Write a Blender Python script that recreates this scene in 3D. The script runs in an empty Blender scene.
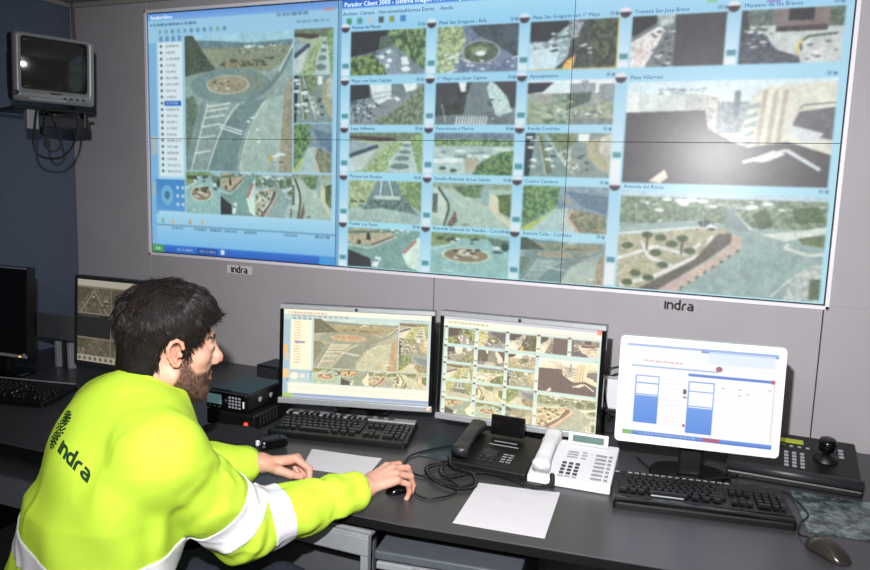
import bpy, bmesh, math, random
import numpy as np
from mathutils import Vector, Matrix, Euler
random.seed(7)
SC = bpy.context.scene
COL = SC.collection
R = math.radians

# ------------------------------------------------------------------ materials
def lin(c):
    return tuple(((x/255.0)/12.92 if x/255.0 <= .04045 else (((x/255.0)+.055)/1.055)**2.4) for x in c)

def mat(name, rgb, rough=.5, metal=0.0, spec=.5, var=.08, scale=40, bump=0.0, bscale=300, emit=None, estr=0.0, coat=0.0):
    m = bpy.data.materials.new(name); m.use_nodes = True
    nt = m.node_tree; b = nt.nodes['Principled BSDF']
    c = lin(rgb)
    tc = nt.nodes.new('ShaderNodeTexCoord')
    n = nt.nodes.new('ShaderNodeTexNoise'); n.inputs['Scale'].default_value = scale; n.inputs['Detail'].default_value = 3
    nt.links.new(tc.outputs['Object'], n.inputs['Vector'])
    rp = nt.nodes.new('ShaderNodeValToRGB')
    rp.color_ramp.elements[0].position = .3; rp.color_ramp.elements[1].position = .7
    rp.color_ramp.elements[0].color = tuple(x*(1-var) for x in c)+(1,)
    rp.color_ramp.elements[1].color = tuple(min(1, x*(1+var)) for x in c)+(1,)
    nt.links.new(n.outputs['Fac'], rp.inputs['Fac']); nt.links.new(rp.outputs['Color'], b.inputs['Base Color'])
    b.inputs['Roughness'].default_value = rough; b.inputs['Metallic'].default_value = metal
    b.inputs['Specular IOR Level'].default_value = spec
    b.inputs['Coat Weight'].default_value = coat
    if bump > 0:
        n2 = nt.nodes.new('ShaderNodeTexNoise'); n2.inputs['Scale'].default_value = bscale; n2.inputs['Detail'].default_value = 4
        nt.links.new(tc.outputs['Object'], n2.inputs['Vector'])
        bp = nt.nodes.new('ShaderNodeBump'); bp.inputs['Strength'].default_value = bump; bp.inputs['Distance'].default_value = .002
        nt.links.new(n2.outputs['Fac'], bp.inputs['Height']); nt.links.new(bp.outputs['Normal'], b.inputs['Normal'])
    if emit:
        b.inputs['Emission Color'].default_value = lin(emit)+(1,); b.inputs['Emission Strength'].default_value = estr
    return m

def attr_mat(name, rough=.5, emission=None, spec=.5, sss=0.0, bump=0.0, bscale=200, base=None, aniso=0, sheen=0):
    """colour comes from the mesh's own colour attribute (screen pictures, skin)"""
    m = bpy.data.materials.new(name); m.use_nodes = True
    nt = m.node_tree; b = nt.nodes['Principled BSDF']
    a = nt.nodes.new('ShaderNodeAttribute'); a.attribute_name = 'Col'
    b.inputs['Roughness'].default_value = rough; b.inputs['Specular IOR Level'].default_value = spec
    if emission:
        nt.links.new(a.outputs['Color'], b.inputs['Emission Color']); b.inputs['Emission Strength'].default_value = emission
        b.inputs['Base Color'].default_value = (*(base or (.04, .04, .045)), 1)
    else:
        nt.links.new(a.outputs['Color'], b.inputs['Base Color'])
    b.inputs['Subsurface Weight'].default_value = sss
    b.inputs['Subsurface Radius'].default_value = (.012, .005, .003)
    b.inputs['Subsurface Scale'].default_value = .5
    b.inputs['Sheen Weight'].default_value = sheen
    if bump > 0:
        tc = nt.nodes.new('ShaderNodeTexCoord')
        n2 = nt.nodes.new('ShaderNodeTexNoise'); n2.inputs['Scale'].default_value = bscale; n2.inputs['Detail'].default_value = 4
        nt.links.new(tc.outputs['Object'], n2.inputs['Vector'])
        bp = nt.nodes.new('ShaderNodeBump'); bp.inputs['Strength'].default_value = bump; bp.inputs['Distance'].default_value = .002
        nt.links.new(n2.outputs['Fac'], bp.inputs['Height']); nt.links.new(bp.outputs['Normal'], b.inputs['Normal'])
    return m

# ------------------------------------------------------------------ mesh building
class M:
    def __init__(s): s.v = []; s.f = []; s.m = []; s.sm = []
    def add(s, verts, faces, mi=0, smooth=False, T=None):
        k = len(s.v)
        if T is not None: verts = [T @ Vector(p) for p in verts]
        s.v += [tuple(p) for p in verts]
        s.f += [tuple(i+k for i in f) for f in faces]
        s.m += [mi]*len(faces); s.sm += [smooth]*len(faces)
        return s
    def bm(s, b, mi=0, smooth=False, T=None):
        b.verts.ensure_lookup_table(); b.verts.index_update()
        s.add([v.co.copy() for v in b.verts], [[v.index for v in f.verts] for f in b.faces], mi, smooth, T); b.free(); return s
    def box(s, c, d, bev=0.0, rot=(0, 0, 0), mi=0, seg=2, T=None, taper=None):
        b = bmesh.new(); bmesh.ops.create_cube(b, size=1)
        for v in b.verts:
            v.co = Vector((v.co.x*d[0], v.co.y*d[1], v.co.z*d[2]))
            if taper and v.co.z > 0: v.co.x *= taper[0]; v.co.y *= taper[1]
        if bev > 0: bmesh.ops.bevel(b, geom=b.edges[:], offset=min(bev, min(d)*.45), segments=seg, profile=.5, affect='EDGES')
        X = Matrix.Translation(c) @ Euler(rot).to_matrix().to_4x4()
        return s.bm(b, mi, False, (T @ X) if T is not None else X)
    def prism(s, pts, z0, z1, mi=0, T=None, ch=0.0, smooth=False):
        """closed outline in xy lifted from z0 to z1, optional chamfer towards the top"""
        n = len(pts); V = [(x, y, z0) for x, y in pts]
        rings = [V]
        if ch > 0:
            cx = sum(p[0] for p in pts)/n; cy = sum(p[1] for p in pts)/n
            ex = max(abs(p[0]-cx) for p in pts); ey = max(abs(p[1]-cy) for p in pts)
            rings.append([(x, y, z1-ch) for x, y in pts])
            rings.append([(cx+(x-cx)*(1-ch/ex), cy+(y-cy)*(1-ch/ey), z1) for x, y in pts])
        else: rings.append([(x, y, z1) for x, y in pts])
        allv = [p for r in rings for p in r]; F = []
        for k in range(len(rings)-1):
            for i in range(n):
                j = (i+1) % n; F.append((k*n+i, k*n+j, (k+1)*n+j, (k+1)*n+i))
        F.append(tuple(range(n-1, -1, -1))); F.append(tuple((len(rings)-1)*n+i for i in range(n)))
        return s.add(allv, F, mi, smooth, T)
    def tube(s, pts, r, n=8, mi=0, T=None, smooth=True):
        pts = [Vector(p) for p in pts]; rs = r if isinstance(r, (list, tuple)) else [r]*len(pts)
        V = []; F = []; up = None
        for i, p in enumerate(pts):
            t = (pts[min(i+1, len(pts)-1)]-pts[max(i-1, 0)]).normalized()
            if up is None: up = Vector((0, 0, 1)) if abs(t.z) < .9 else Vector((1, 0, 0))
            a = t.cross(up); 
            if a.length < 1e-6: a = t.orthogonal()
            a.normalize(); up = a.cross(t).normalized()
            for k in range(n):
                th = 2*math.pi*k/n; V.append(p + (a*math.cos(th)+up*math.sin(th))*rs[i])
        for i in range(len(pts)-1):
            for k in range(n):
                j = (k+1) % n; F.append((i*n+k, i*n+j, (i+1)*n+j, (i+1)*n+k))
        F.append(tuple(range(n-1, -1, -1))); F.append(tuple((len(pts)-1)*n+k for k in range(n)))
        return s.add(V, F, mi, smooth, T)
    def lathe(s, prof, n=24, mi=0, T=None, smooth=True):
        V = []; F = []
        for (r, z) in prof:
            for k in range(n):
                th = 2*math.pi*k/n; V.append((r*math.cos(th), r*math.sin(th), z))
        for i in range(len(prof)-1):
            for k in range(n):
                j = (k+1) % n; F.append((i*n+k, i*n+j, (i+1)*n+j, (i+1)*n+k))
        F.append(tuple(range(n-1, -1, -1))); F.append(tuple((len(prof)-1)*n+k for k in range(n)))
        return s.add(V, F, mi, smooth, T)
    def build(s, name, mats, parent=None, loc=None, rot=None, **tags):
        me = bpy.data.meshes.new(name); me.from_pydata(s.v, [], s.f)
        for m in (mats if isinstance(mats, (list, tuple)) else [mats]): me.materials.append(m)
        me.polygons.foreach_set('material_index', s.m); me.polygons.foreach_set('use_smooth', s.sm)
        me.update()
        o = bpy.data.objects.new(name, me); COL.objects.link(o)
        if parent is not None: o.parent = parent
        if loc is not None: o.location = loc
        if rot is not None: o.rotation_euler = rot
        for k, v in tags.items(): o[k] = v
        return o

def thing(name, label, cat, loc=(0, 0, 0), rz=0.0, group=None, rot=None):
    o = bpy.data.objects.new(name, None); COL.objects.link(o); o.empty_display_size = .05
    o.location = loc; o.rotation_euler = rot if rot else (0, 0, rz)
    o['label'] = label; o['category'] = cat
    if group: o['group'] = group
    return o
def tag(o, label, cat, group=None):
    o['label'] = label; o['category'] = cat
    if group: o['group'] = group
    return o
def structure(o): o['kind'] = 'structure'; return o

def rrect(w, h, r, n=5, cx=0, cy=0):
    P = []
    for (sx, sy, a0) in ((1, 1, 0), (-1, 1, 90), (-1, -1, 180), (1, -1, 270)):
        for i in range(n+1):
            a = R(a0+90*i/n); P.append((cx+sx*(w/2-r)+r*math.cos(a), cy+sy*(h/2-r)+r*math.sin(a)))
    return P
def bez(pts, n=8):
    """smooth curve through points"""
    P = [Vector(p) for p in pts]; out = []
    for i in range(len(P)-1):
        a = P[max(i-1, 0)]; b = P[i]; c = P[i+1]; d = P[min(i+2, len(P)-1)]
        for k in range(n):
            t = k/n
            out.append(.5*((2*b)+(c-a)*t+(2*a-5*b+4*c-d)*t*t+(3*b-a-3*c+d)*t**3))
    out.append(P[-1]); return out
def coil(pts, rad, turns, r, n=14):
    """springy telephone cord along a smooth path"""
    C = bez(pts, 16); L = len(C); out = []; N = turns*n
    up = Vector((0, 0, 1))
    for i in range(N+1):
        u = i/N*(L-1); k = min(int(u), L-2); f = u-k
        p = C[k].lerp(C[k+1], f); t = (C[min(k+2, L-1)]-C[max(k-1, 0)]).normalized()
        a = t.cross(up).normalized(); b = a.cross(t)
        th = 2*math.pi*i/n; out.append(p+(a*math.cos(th)+b*math.sin(th))*rad)
    return out

def wordmark(h, depth=.001):
    """the rounded lower case letters i n d r a as strokes"""
    w = .19; m = M(); 
    def st(pts, wd=w):
        pts = [Vector((p[0], p[1])) for p in pts]; L = []; Rr = []
        for i, p in enumerate(pts):
            t = (pts[min(i+1, len(pts)-1)]-pts[max(i-1, 0)]).normalized(); nn = Vector((-t.y, t.x))
            L.append(p+nn*wd/2); Rr.append(p-nn*wd/2)
        for i in range(len(pts)-1):
            q = [Rr[i], Rr[i+1], L[i+1], L[i]]
            m.prism([(a.x*h, a.y*h) for a in q], 0, depth)
    def arc(cx, cy, rx, ry, a0, a1, n=10): return [(cx+rx*math.cos(R(a0+(a1-a0)*i/n)), cy+ry*math.sin(R(a0+(a1-a0)*i/n))) for i in range(n+1)]
    x = 0
    st([(x+.1, 0), (x+.1, .80)])                                           # i
    x += .34
    st([(x, 0), (x, .72)]); st([(x, .64), (x+.22, .64)]+arc(x+.25, .42, .23, .22, 90, 0)[0:]+[(x+.48, 0)])   # n
    x += .70
    st([(x+.46, 0), (x+.46, 1.05)]); st([(x+.46, .08)]+[(x+.24, .08)]+arc(x+.24, .36, .24, .28, 270, 90)+[(x+.46, .64)])  # d
    x += .74
    st([(x, 0), (x, .42)]+arc(x+.24, .40, .24, .24, 180, 90)+[(x+.34, .64)])   # r
    x += .48
    st([(x+.06, .64), (x+.28, .64)]+arc(x+.26, .42, .22, .22, 90, 0)+[(x+.48, 0)])    # a
    st([(x+.48, .08), (x+.2, .08)]+arc(x+.2, .22, .17, .14, 270, 90)+[(x+.48, .36)])
    return m, (x+.56)*h

# ------------------------------------------------------------------ screen pictures
RNG = np.random.RandomState(3)
def vnoise(h, w, cell, seed=0, oct=2):
    r = np.random.RandomState(seed); out = np.zeros((h, w), np.float32); amp = 1; tot = 0
    for o in range(oct):
        c = max(cell/(2**o), 1.0); gh = int(h/c)+3; gw = int(w/c)+3
        g = r.rand(gh, gw).astype(np.float32)
        y = np.arange(h)/c; x = np.arange(w)/c; yi = y.astype(int); xi = x.astype(int)
        fy = (y-yi)[:, None]; fx = (x-xi)[None, :]; fy = fy*fy*(3-2*fy); fx = fx*fx*(3-2*fx)
        a = g[yi][:, xi]; b = g[yi][:, xi+1]; c2 = g[yi+1][:, xi]; d = g[yi+1][:, xi+1]
        out += amp*((a*(1-fx)+b*fx)*(1-fy)+(c2*(1-fx)+d*fx)*fy); tot += amp; amp *= .6
    return out/tot

class Pic:
    """a little painter on a numpy view; coordinates run 0..1, v downwards"""
    def __init__(s, a): s.a = a; s.h, s.w = a.shape[:2]; s.sd = 1
    def sub(s, x0, y0, x1, y1): return Pic(s.a[int(round(y0*s.h)):int(round(y1*s.h)), int(round(x0*s.w)):int(round(x1*s.w))])
    def put(s, mask, y0, x0, c, c2=None, cell=3, con=1.6, al=1.0):
        hh, ww = mask.shape; c = np.array(c, np.float32)
        if c2 is None: colr = np.broadcast_to(c, (hh, ww, 3))
        else:
            s.sd += 1; n = np.clip((vnoise(hh, ww, cell, s.sd*17+hh)-.5)*con*1.6+.5, 0, 1)[..., None]
            colr = c*(1-n)+np.array(c2, np.float32)*n
        v = s.a[y0:y0+hh, x0:x0+ww]; mk = (mask*al)[..., None]; v[...] = v*(1-mk)+colr*mk
    def rect(s, x0, y0, x1, y1, c, c2=None, cell=3, al=1.0, con=1.6):
        X0 = max(int(round(x0*s.w)), 0); X1 = min(int(round(x1*s.w)), s.w); Y0 = max(int(round(y0*s.h)), 0); Y1 = min(int(round(y1*s.h)), s.h)
        if X1 > X0 and Y1 > Y0: s.put(np.ones((Y1-Y0, X1-X0), np.float32), Y0, X0, c, c2, cell, con, al)
    def grad(s, x0, y0, x1, y1, c, d):
        X0, X1, Y0, Y1 = int(x0*s.w), int(x1*s.w), int(y0*s.h), int(y1*s.h)
        t = np.linspace(0, 1, max(Y1-Y0, 1))[:, None, None]; s.a[Y0:Y1, X0:X1] = np.array(c)*(1-t)+np.array(d)*t
    def poly(s, pts, c, c2=None, cell=3, al=1.0, con=1.6):
        P = [(x*s.w, y*s.h) for x, y in pts]
        X0 = max(int(min(p[0] for p in P)), 0); X1 = min(int(max(p[0] for p in P))+1, s.w)
        Y0 = max(int(min(p[1] for p in P)), 0); Y1 = min(int(max(p[1] for p in P))+1, s.h)
        if X1 <= X0 or Y1 <= Y0: return
        yy, xx = np.mgrid[Y0:Y1, X0:X1].astype(np.float32)+.5; ins = np.zeros(yy.shape, bool)
        for i in range(len(P)):
            (x1, y1), (x2, y2) = P[i], P[i-1]
            if y1 == y2: continue
            cnd = ((y1 > yy) != (y2 > yy)) & (xx < (x2-x1)*(yy-y1)/(y2-y1)+x1); ins ^= cnd
        s.put(ins.astype(np.float32), Y0, X0, c, c2, cell, con, al)
    def ell(s, cx, cy, rx, ry, c, c2=None, cell=3, al=1.0, con=1.6, n=28):
        s.poly([(cx+rx*math.cos(2*math.pi*i/n), cy+ry*math.sin(2*math.pi*i/n)) for i in range(n)], c, c2, cell, al, con)
    def line(s, pts, wd, c, c2=None, al=1.0):
        k = s.w/s.h
        for (a, b), (c_, d) in zip(pts[:-1], pts[1:]):
            dx, dy = (c_-a)*k, d-b; L = math.hypot(dx, dy) or 1; nx, ny = -dy/L*wd/2/k, dx/L*wd/2
            s.poly([(a+nx, b+ny), (c_+nx, d+ny), (c_-nx, d-ny), (a-nx, b-ny)], c, c2, 3, al)
    def specks(s, x0, y0, x1, y1, n, size, cols, seed=1, asp=1.6):
        r = random.Random(seed)
        for i in range(n):
            x = r.uniform(x0, x1); y = r.uniform(y0, y1); w = size*r.uniform(.5, 1.2)
            s.ell(x, y, w*s.h/s.w*asp, w*.6, r.choice(cols), n=8)
    def smudge(s, x0, y, x1, h, c, seed=1, al=.8):
        """a line of tiny words too small to read"""
        r = random.Random(seed); x = x0
        while x < x1:
            w = r.uniform(.3, .9)*h*s.h/s.w*2.4
            s.rect(x, y+r.uniform(0, .15)*h, min(x+w, x1), y+h, c, al=al*r.uniform(.6, 1)); x += w+h*s.h/s.w*r.uniform(.25, .6)

ASP = (118, 150, 152); ROAD = (172, 200, 190); TR = (58, 82, 58); TRL = (132, 160, 108); BLK = (46, 48, 52); SAND = (190, 172, 140); WH = (228, 242, 240); SKY = (190, 225, 238)

def qb(a, b, c, n=10): return [((1-t)**2*a[0]+2*t*(1-t)*b[0]+t*t*c[0], (1-t)**2*a[1]+2*t*(1-t)*b[1]+t*t*c[1]) for t in [i/n for i in range(n+1)]]
def s_round_far(p):      # wide roundabout with the chevron markings
    p.rect(0, 0, 1, 1, (134, 158, 150), (118, 142, 136), 8)
    p.rect(0, 0, 1, .07, (160, 210, 224)); p.poly([(0, .03), (.3, .045), (.6, .07), (1, .06), (1, .13), (0, .13)], (92, 122, 130), (110, 138, 140), 6)
    p.rect(0, .1, 1, .29, (120, 136, 112), (148, 152, 124), 5); p.poly([(0, 0), (.08, 0), (.22, .17), (.3, .25), (.2, .27), (0, .3)], (58, 72, 62), (80, 94, 76), 6)
    p.rect(.36, .19, .74, .245, (164, 150, 118), (84, 96, 78), 4); p.specks(.35, .18, .82, .23, 20, .014, [TR, (60, 70, 60), (96, 108, 86)], 3); p.specks(.5, .085, .98, .14, 26, .010, [WH, (90, 110, 110), (170, 190, 186)], 4); p.rect(.57, .09, .63, .108, WH)
    p.poly([(0, .3)]+qb((.1, .28), (.4, .23), (.8, .28))+[(1, .14), (1, 1), (0, 1)], (146, 170, 162), (130, 154, 148), 12)
    p.ell(.43, .37, .38, .125, (108, 134, 132), (118, 144, 140), 8); p.ell(.56, .36, .22, .085, (112, 132, 120), (128, 144, 128), 5); p.ell(.41, .365, .205, .07, (176, 184, 166)); p.ell(.41, .363, .19, .06, (172, 158, 130), (142, 138, 114), 4)
    p.specks(.26, .33, .58, .4, 12, .010, [(84, 88, 72), (214, 206, 190)], 8)
    p.poly([(0, .46), (.08, .44), (.14, .55), (.1, .8), (0, .9)], (86, 106, 92), (112, 132, 114), 5); p.poly([(.14, .5), (.2, .49), (.04, 1), (0, 1), (0, .92)], (122, 146, 142), (112, 138, 134), 8)
    p.poly([(.21, .49)]+qb((.5, .5), (.4, .56), (.2, 1))+[(.04, 1)], (140, 162, 154), (130, 152, 146), 8)
    p.poly(qb((.6, .48), (.34, .6), (.2, 1))+[(.5, 1)]+qb((.5, .9), (.56, .64), (.76, .47)), (104, 130, 128), (112, 140, 136), 9)
    p.poly(qb((.78, .47), (.6, .62), (.52, 1))+[(.9, 1), (.93, .44)], (166, 190, 176), (154, 180, 168), 12)
    p.poly([(.93, .42), (1, .3), (1, 1), (.88, 1)], (170, 160, 134), (132, 134, 112), 5); p.poly([(.86, .3), (1, .08), (1, .2), (.93, .42), (.7, .45)], (150, 174, 164), (136, 160, 150), 6)
    p.line(qb((.62, .47), (.86, .4), (1, .12), 8), .035, (104, 130, 130)); p.line([(.88, .28), (1, .1)], .012, (206, 220, 206))
    for y, xa, xb in ((.51, .22, .44), (.545, .20, .42), (.595, .18, .38), (.66, .155, .335), (.745, .125, .29), (.86, .08, .245)): p.line([(xa, y+.012), (xb, y-.012)], .014, (206, 220, 212))
    p.line([(.22, .5), (.05, 1)], .010, (220, 232, 224)); p.line(qb((.52, .5), (.36, .6), (.21, 1), 8), .010, (220, 232, 224)); p.line(qb((.77, .48), (.6, .62), (.52, .98), 8), .008, (214, 226, 216))
    p.line([(.34, .655), (.55, .705)], .010, WH); p.line([(.33, .675), (.54, .725)], .010, WH); p.specks(.6, .6, .72, .82, 4, .014, [WH], 6); p.ell(.81, .9, .014, .028, (214, 176, 80)); p.specks(.84, .86, .93, .97, 6, .018, [WH, (70, 78, 74)], 7)
def s_plaza_trees(p):    # r1c1
    p.rect(0, 0, 1, 1, (120, 138, 148), (98, 118, 126), 6)
    p.poly([(.5, 0), (1, 0), (1, 1), (.98, .9), (.66, .45), (.5, .2)], TR, TRL, 9, con=2.4)
    p.poly([(.35, .55), (.55, .4), (.62, .5), (.8, 1), (.5, 1)], (138, 156, 168), (120, 138, 150), 6)
    p.poly([(0, .6), (.3, .52), (.45, .8), (.5, 1), (0, 1)], (56, 74, 50), (124, 150, 88), 9, con=2.2)
    p.poly([(0, 0), (.52, 0), (.4, .42), (.25, .5), (0, .58)], BLK, (40, 44, 46), 6); p.poly([(.4, .15), (.52, .1), (.56, .36), (.38, .44)], (70, 88, 76), (90, 106, 92), 4)
    for (x, y) in ((.43, .6), (.52, .48), (.53, .68), (.5, .8)): p.ell(x, y, .035, .045, WH)
    p.poly([(.68, .62), (.76, .6), (.8, .78), (.7, .8)], WH); p.ell(.75, .88, .06, .06, WH); p.specks(.3, .5, .5, .9, 8, .03, [(50, 60, 60), (200, 215, 215)], 5)
def s_roundabout_shade(p):   # r1c2
    p.rect(0, 0, 1, 1, (112, 128, 150), (92, 108, 132), 9); p.poly([(.4, 0), (1, 0), (1, .75), (.8, .5), (.5, .2)], (54, 66, 72), (72, 84, 92), 8)
    p.poly([(0, 0), (.32, 0), (.36, .3), (.3, .6), (.2, 1), (0, 1)], (112, 138, 100), (190, 205, 150), 5, con=2.4); p.specks(.05, .6, .45, 1, 30, .04, [WH, (200, 215, 215)], 2)
    p.ell(.55, .57, .24, .25, (150, 165, 165)); p.ell(.55, .57, .215, .225, (58, 72, 60), (96, 112, 88), 5); p.ell(.53, .55, .1, .1, (150, 150, 120), (110, 130, 100), 4); p.ell(.55, .6, .06, .055, WH)
    p.specks(.5, .7, 1, .95, 14, .03, [(210, 225, 235)], 9)
def s_orange_tree(p):    # r1c3
    p.rect(0, 0, 1, 1, (50, 58, 58), (76, 86, 82), 6); p.poly([(0, 0), (.45, 0), (.42, .12), (.2, .42), (0, .36)], BLK)
    p.poly([(0, .42), (.2, .42), (.42, .12), (.5, .1), (.44, .75), (.3, .98), (0, 1)], (196, 216, 220), (130, 150, 156), 5, con=2); p.poly([(0, .6), (.36, .52), (.3, .98), (0, 1)], (205, 228, 236))
    p.specks(.25, .25, .45, .85, 18, .04, [(52, 66, 66), WH], 4); p.poly([(.44, 0), (.62, .02), (.55, .35), (.44, .4)], (180, 196, 200), (90, 104, 108), 4)
    p.poly([(.66, 0), (1, 0), (1, 1), (.7, 1)], (46, 56, 50), (84, 98, 76), 8, con=2.2); p.poly([(.38, .98), (.44, .8), (.54, .7), (.5, 1)], (222, 150, 60), (245, 205, 120), 4, con=2.4)
    p.specks(.6, .5, .72, .7, 4, .04, [(190, 205, 212)], 6); p.rect(.985, 0, 1, 1, (230, 205, 120)); p.rect(0, .975, 1, 1, (220, 190, 110), al=.8)
def s_street_mask(p):    # r1c4
    p.rect(0, 0, 1, 1, (120, 134, 138), (88, 102, 106), 4); p.rect(.46, 0, 1, 1, (64, 66, 70)); p.poly([(0, 0), (.28, 0), (.26, .15), (.1, .32), (0, .4)], BLK)
    p.poly([(0, .5), (.3, .2), (.36, .3), (.16, 1), (0, 1)], WH, (200, 190, 186), 6); p.poly([(.26, 0), (.46, 0), (.44, .16), (.3, .25)], (180, 205, 200), (130, 150, 150), 4)
    p.specks(.22, .25, .45, 1, 34, .035, [WH, (52, 60, 62), (90, 100, 102)], 6)
def s_brick_square(p):   # r1c5
    p.rect(0, 0, 1, 1, (196, 212, 208), (180, 196, 196), 6); p.rect(0, 0, 1, .3, (70, 86, 84), (110, 128, 118), 6); p.rect(.35, 0, .86, .38, (112, 104, 104), (124, 116, 114), 4); p.rect(.47, 0, .71, .22, BLK)
    p.rect(.35, .32, .85, .42, (66, 62, 66)); p.poly([(0, .3), (.22, .42), (.38, .75), (.6, .88), (.62, 1), (0, 1)], (52, 60, 74), (78, 88, 100), 5, con=2)
    p.poly([(0, .55), (.1, .4), (.05, 0), (0, 0)], (60, 60, 70)); p.specks(.05, .3, .35, .7, 16, .04, [(70, 90, 70), (150, 165, 165), (200, 215, 210)], 5)
    p.line([(.62, .78), (.6, .62), (.68, .52), (.95, .48)], .04, (64, 78, 62)); p.line([(.59, .85), (.57, .68), (.62, .58)], .05, (214, 196, 110)); p.specks(.66, .58, .98, .95, 22, .03, [(80, 90, 80), (235, 225, 215), WH], 8)
    p.specks(.35, .36, .65, .44, 6, .04, [(40, 44, 52)], 3); p.rect(.86, .05, 1, .35, (96, 116, 96), (60, 76, 64), 4)
def s_avenue_white(p):   # r2c1
    p.rect(0, 0, 1, 1, (118, 130, 132), (136, 146, 148), 6); p.rect(.56, 0, .9, .3, (120, 142, 140), (90, 110, 108), 5); p.poly([(.72, 0), (.9, 0), (.9, .14), (.76, .2)], WH)
    p.poly([(.27, 0), (.57, 0), (.56, .34), (.4, .5), (.33, .42)], WH, (208, 222, 222), 4); p.line([(.33, .24), (.56, .18)], .03, (150, 160, 160)); p.line([(.33, .36), (.56, .28)], .03, (140, 150, 150))
    p.poly([(0, .4), (.28, .32), (.4, .5), (.2, .75), (.16, 1), (0, 1)], (150, 168, 172), (70, 84, 90), 5, con=2.2)
    p.poly([(0, 0), (.26, 0), (.28, .32), (0, .4)], BLK); p.poly([(.36, .9), (.7, .55), (.88, .2), (1, 0), (1, 1), (.36, 1)], (78, 96, 80), (132, 146, 116), 6, con=2.2)
    p.specks(.1, .5, .4, .9, 16, .04, [WH, (50, 58, 64)], 7); p.specks(.45, .3, .66, .42, 6, .04, [WH], 2)
def s_crossing_masks(p): # r2c2
    p.rect(0, 0, 1, 1, (100, 116, 120), (112, 128, 130), 5); p.poly([(0, 0), (.45, 0), (.4, .3), (.36, .75), (0, .8)], (70, 74, 72), (46, 52, 48), 7); p.poly([(0, 0), (.3, 0), (.26, .3), (.1, .6), (0, .7)], (62, 64, 68))
    p.poly([(.29, 0), (.39, 0), (.38, .22), (.32, .22)], WH); p.poly([(.64, .15), (.68, 0), (.76, .05), (.9, .4), (.97, .7), (.78, .8), (.7, .5)], (214, 236, 230), (170, 196, 190), 4)
    p.poly([(.72, 0), (1, 0), (1, .6), (.94, .62), (.9, .35)], (60, 62, 66)); p.rect(0, .82, 1, 1, (112, 122, 126), (96, 106, 110), 4)
    for i in range(11): x = .26+.037*i; p.poly([(x, 1), (x+.02, .8), (x+.036, .8), (x+.02, 1)], (220, 236, 230))
    p.specks(.62, .4, .9, 1, 12, .04, [WH, (70, 90, 90)], 3); p.line([(.08, .5), (.14, .95)], .02, (200, 215, 210))
def s_town_hall(p):      # r2c3
    p.rect(0, 0, 1, 1, (120, 140, 120), (160, 176, 150), 6, con=2.2); p.rect(0, 0, 1, .3, (226, 240, 244)); p.poly([(0, .05), (.3, .05), (.18, .26), (0, .3)], BLK)
    p.rect(.5, .08, .78, .6, (150, 166, 168), (120, 136, 140), 3); p.rect(.82, .1, 1, .5, (146, 160, 162), (110, 126, 130), 3); p.rect(.62, .02, .7, .1, (140, 156, 160))
    p.poly([(.46, .3), (.74, .28), (.72, .5), (.46, .68)], (64, 84, 76), (90, 108, 100), 5); p.rect(.05, .3, .3, .5, (190, 180, 168), (140, 146, 140), 3)
    p.specks(.0, .45, .5, .95, 26, .06, [(84, 108, 84), (150, 170, 128), (180, 190, 160)], 3); p.specks(.3, .68, .88, .82, 40, .035, [WH, (90, 104, 110)], 5); p.rect(.5, .86, 1, 1, (130, 146, 142), (100, 118, 112), 4)
def s_parking_palms(p):  # r3c1
    p.rect(0, 0, 1, 1, (170, 190, 160), (150, 176, 140), 6); p.rect(0, 0, 1, .18, (120, 140, 112), (90, 106, 88), 5); p.poly([(0, .08), (.6, .12), (.64, .2), (.4, .22), (0, .14)], (70, 60, 58))
    p.poly([(0, .2), (.34, .3), (.42, .36), (0, .62)], (158, 182, 186), (130, 152, 160), 4); p.line([(0, .6), (.4, .34)], .1, (58, 72, 84)); p.poly([(0, .66), (.38, .4), (.2, .92), (0, 1)], (190, 208, 200))
    p.poly([(.5, .38), (.7, .22), (.74, .3), (.5, 1), (.2, 1)], (118, 146, 96), (176, 198, 146), 5, con=2.2); p.poly([(.84, .1), (1, 0), (1, 1), (.96, 1), (.86, .5)], (100, 134, 84), (150, 180, 122), 5)
    p.poly([(.78, .2), (.84, .18), (.94, 1), (.54, 1), (.56, .7)], (190, 214, 206), (170, 196, 190), 6)
    for i, y in enumerate((.32, .48, .64, .84)): p.ell(.79-.03*i, y, .06+.024*i, .034+.012*i, (66, 88, 86), (110, 136, 130), 3, al=.85)
def s_town_view(p):      # r3c2
    p.rect(0, 0, 1, 1, (150, 172, 166), (176, 196, 186), 5); p.rect(0, 0, 1, .2, (110, 132, 150), (88, 108, 124), 8); p.rect(0, .16, 1, .32, (78, 108, 80), (150, 182, 120), 5, con=2.2)
    for i in range(22): p.rect(random.Random(i).uniform(0, .9), .3+.015*i, 0, 0, WH)
    r = random.Random(5)
    for i in range(30):
        x = r.uniform(0, .9); y = r.uniform(.3, .6); p.rect(x, y, x+r.uniform(.05, .16), y+r.uniform(.04, .08), r.choice([WH, (170, 200, 200), (120, 146, 146), (200, 215, 200)]))
    p.poly([(0, .66), (.4, .62), (.4, .98), (0, 1)], (180, 208, 196)); p.poly([(0, .64), (.38, .6), (.38, .7), (0, .74)], WH); p.specks(.04, .84, .26, .94, 4, .06, [(60, 80, 74)], 2); p.rect(.4, .62, .56, .9, (190, 180, 150), (160, 160, 140), 4)
    p.poly([(.5, 1), (.56, .78), (.72, .56), (.86, .45), (1, .42), (1, 1)], (52, 84, 58), (112, 146, 90), 5, con=2.2)
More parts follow.
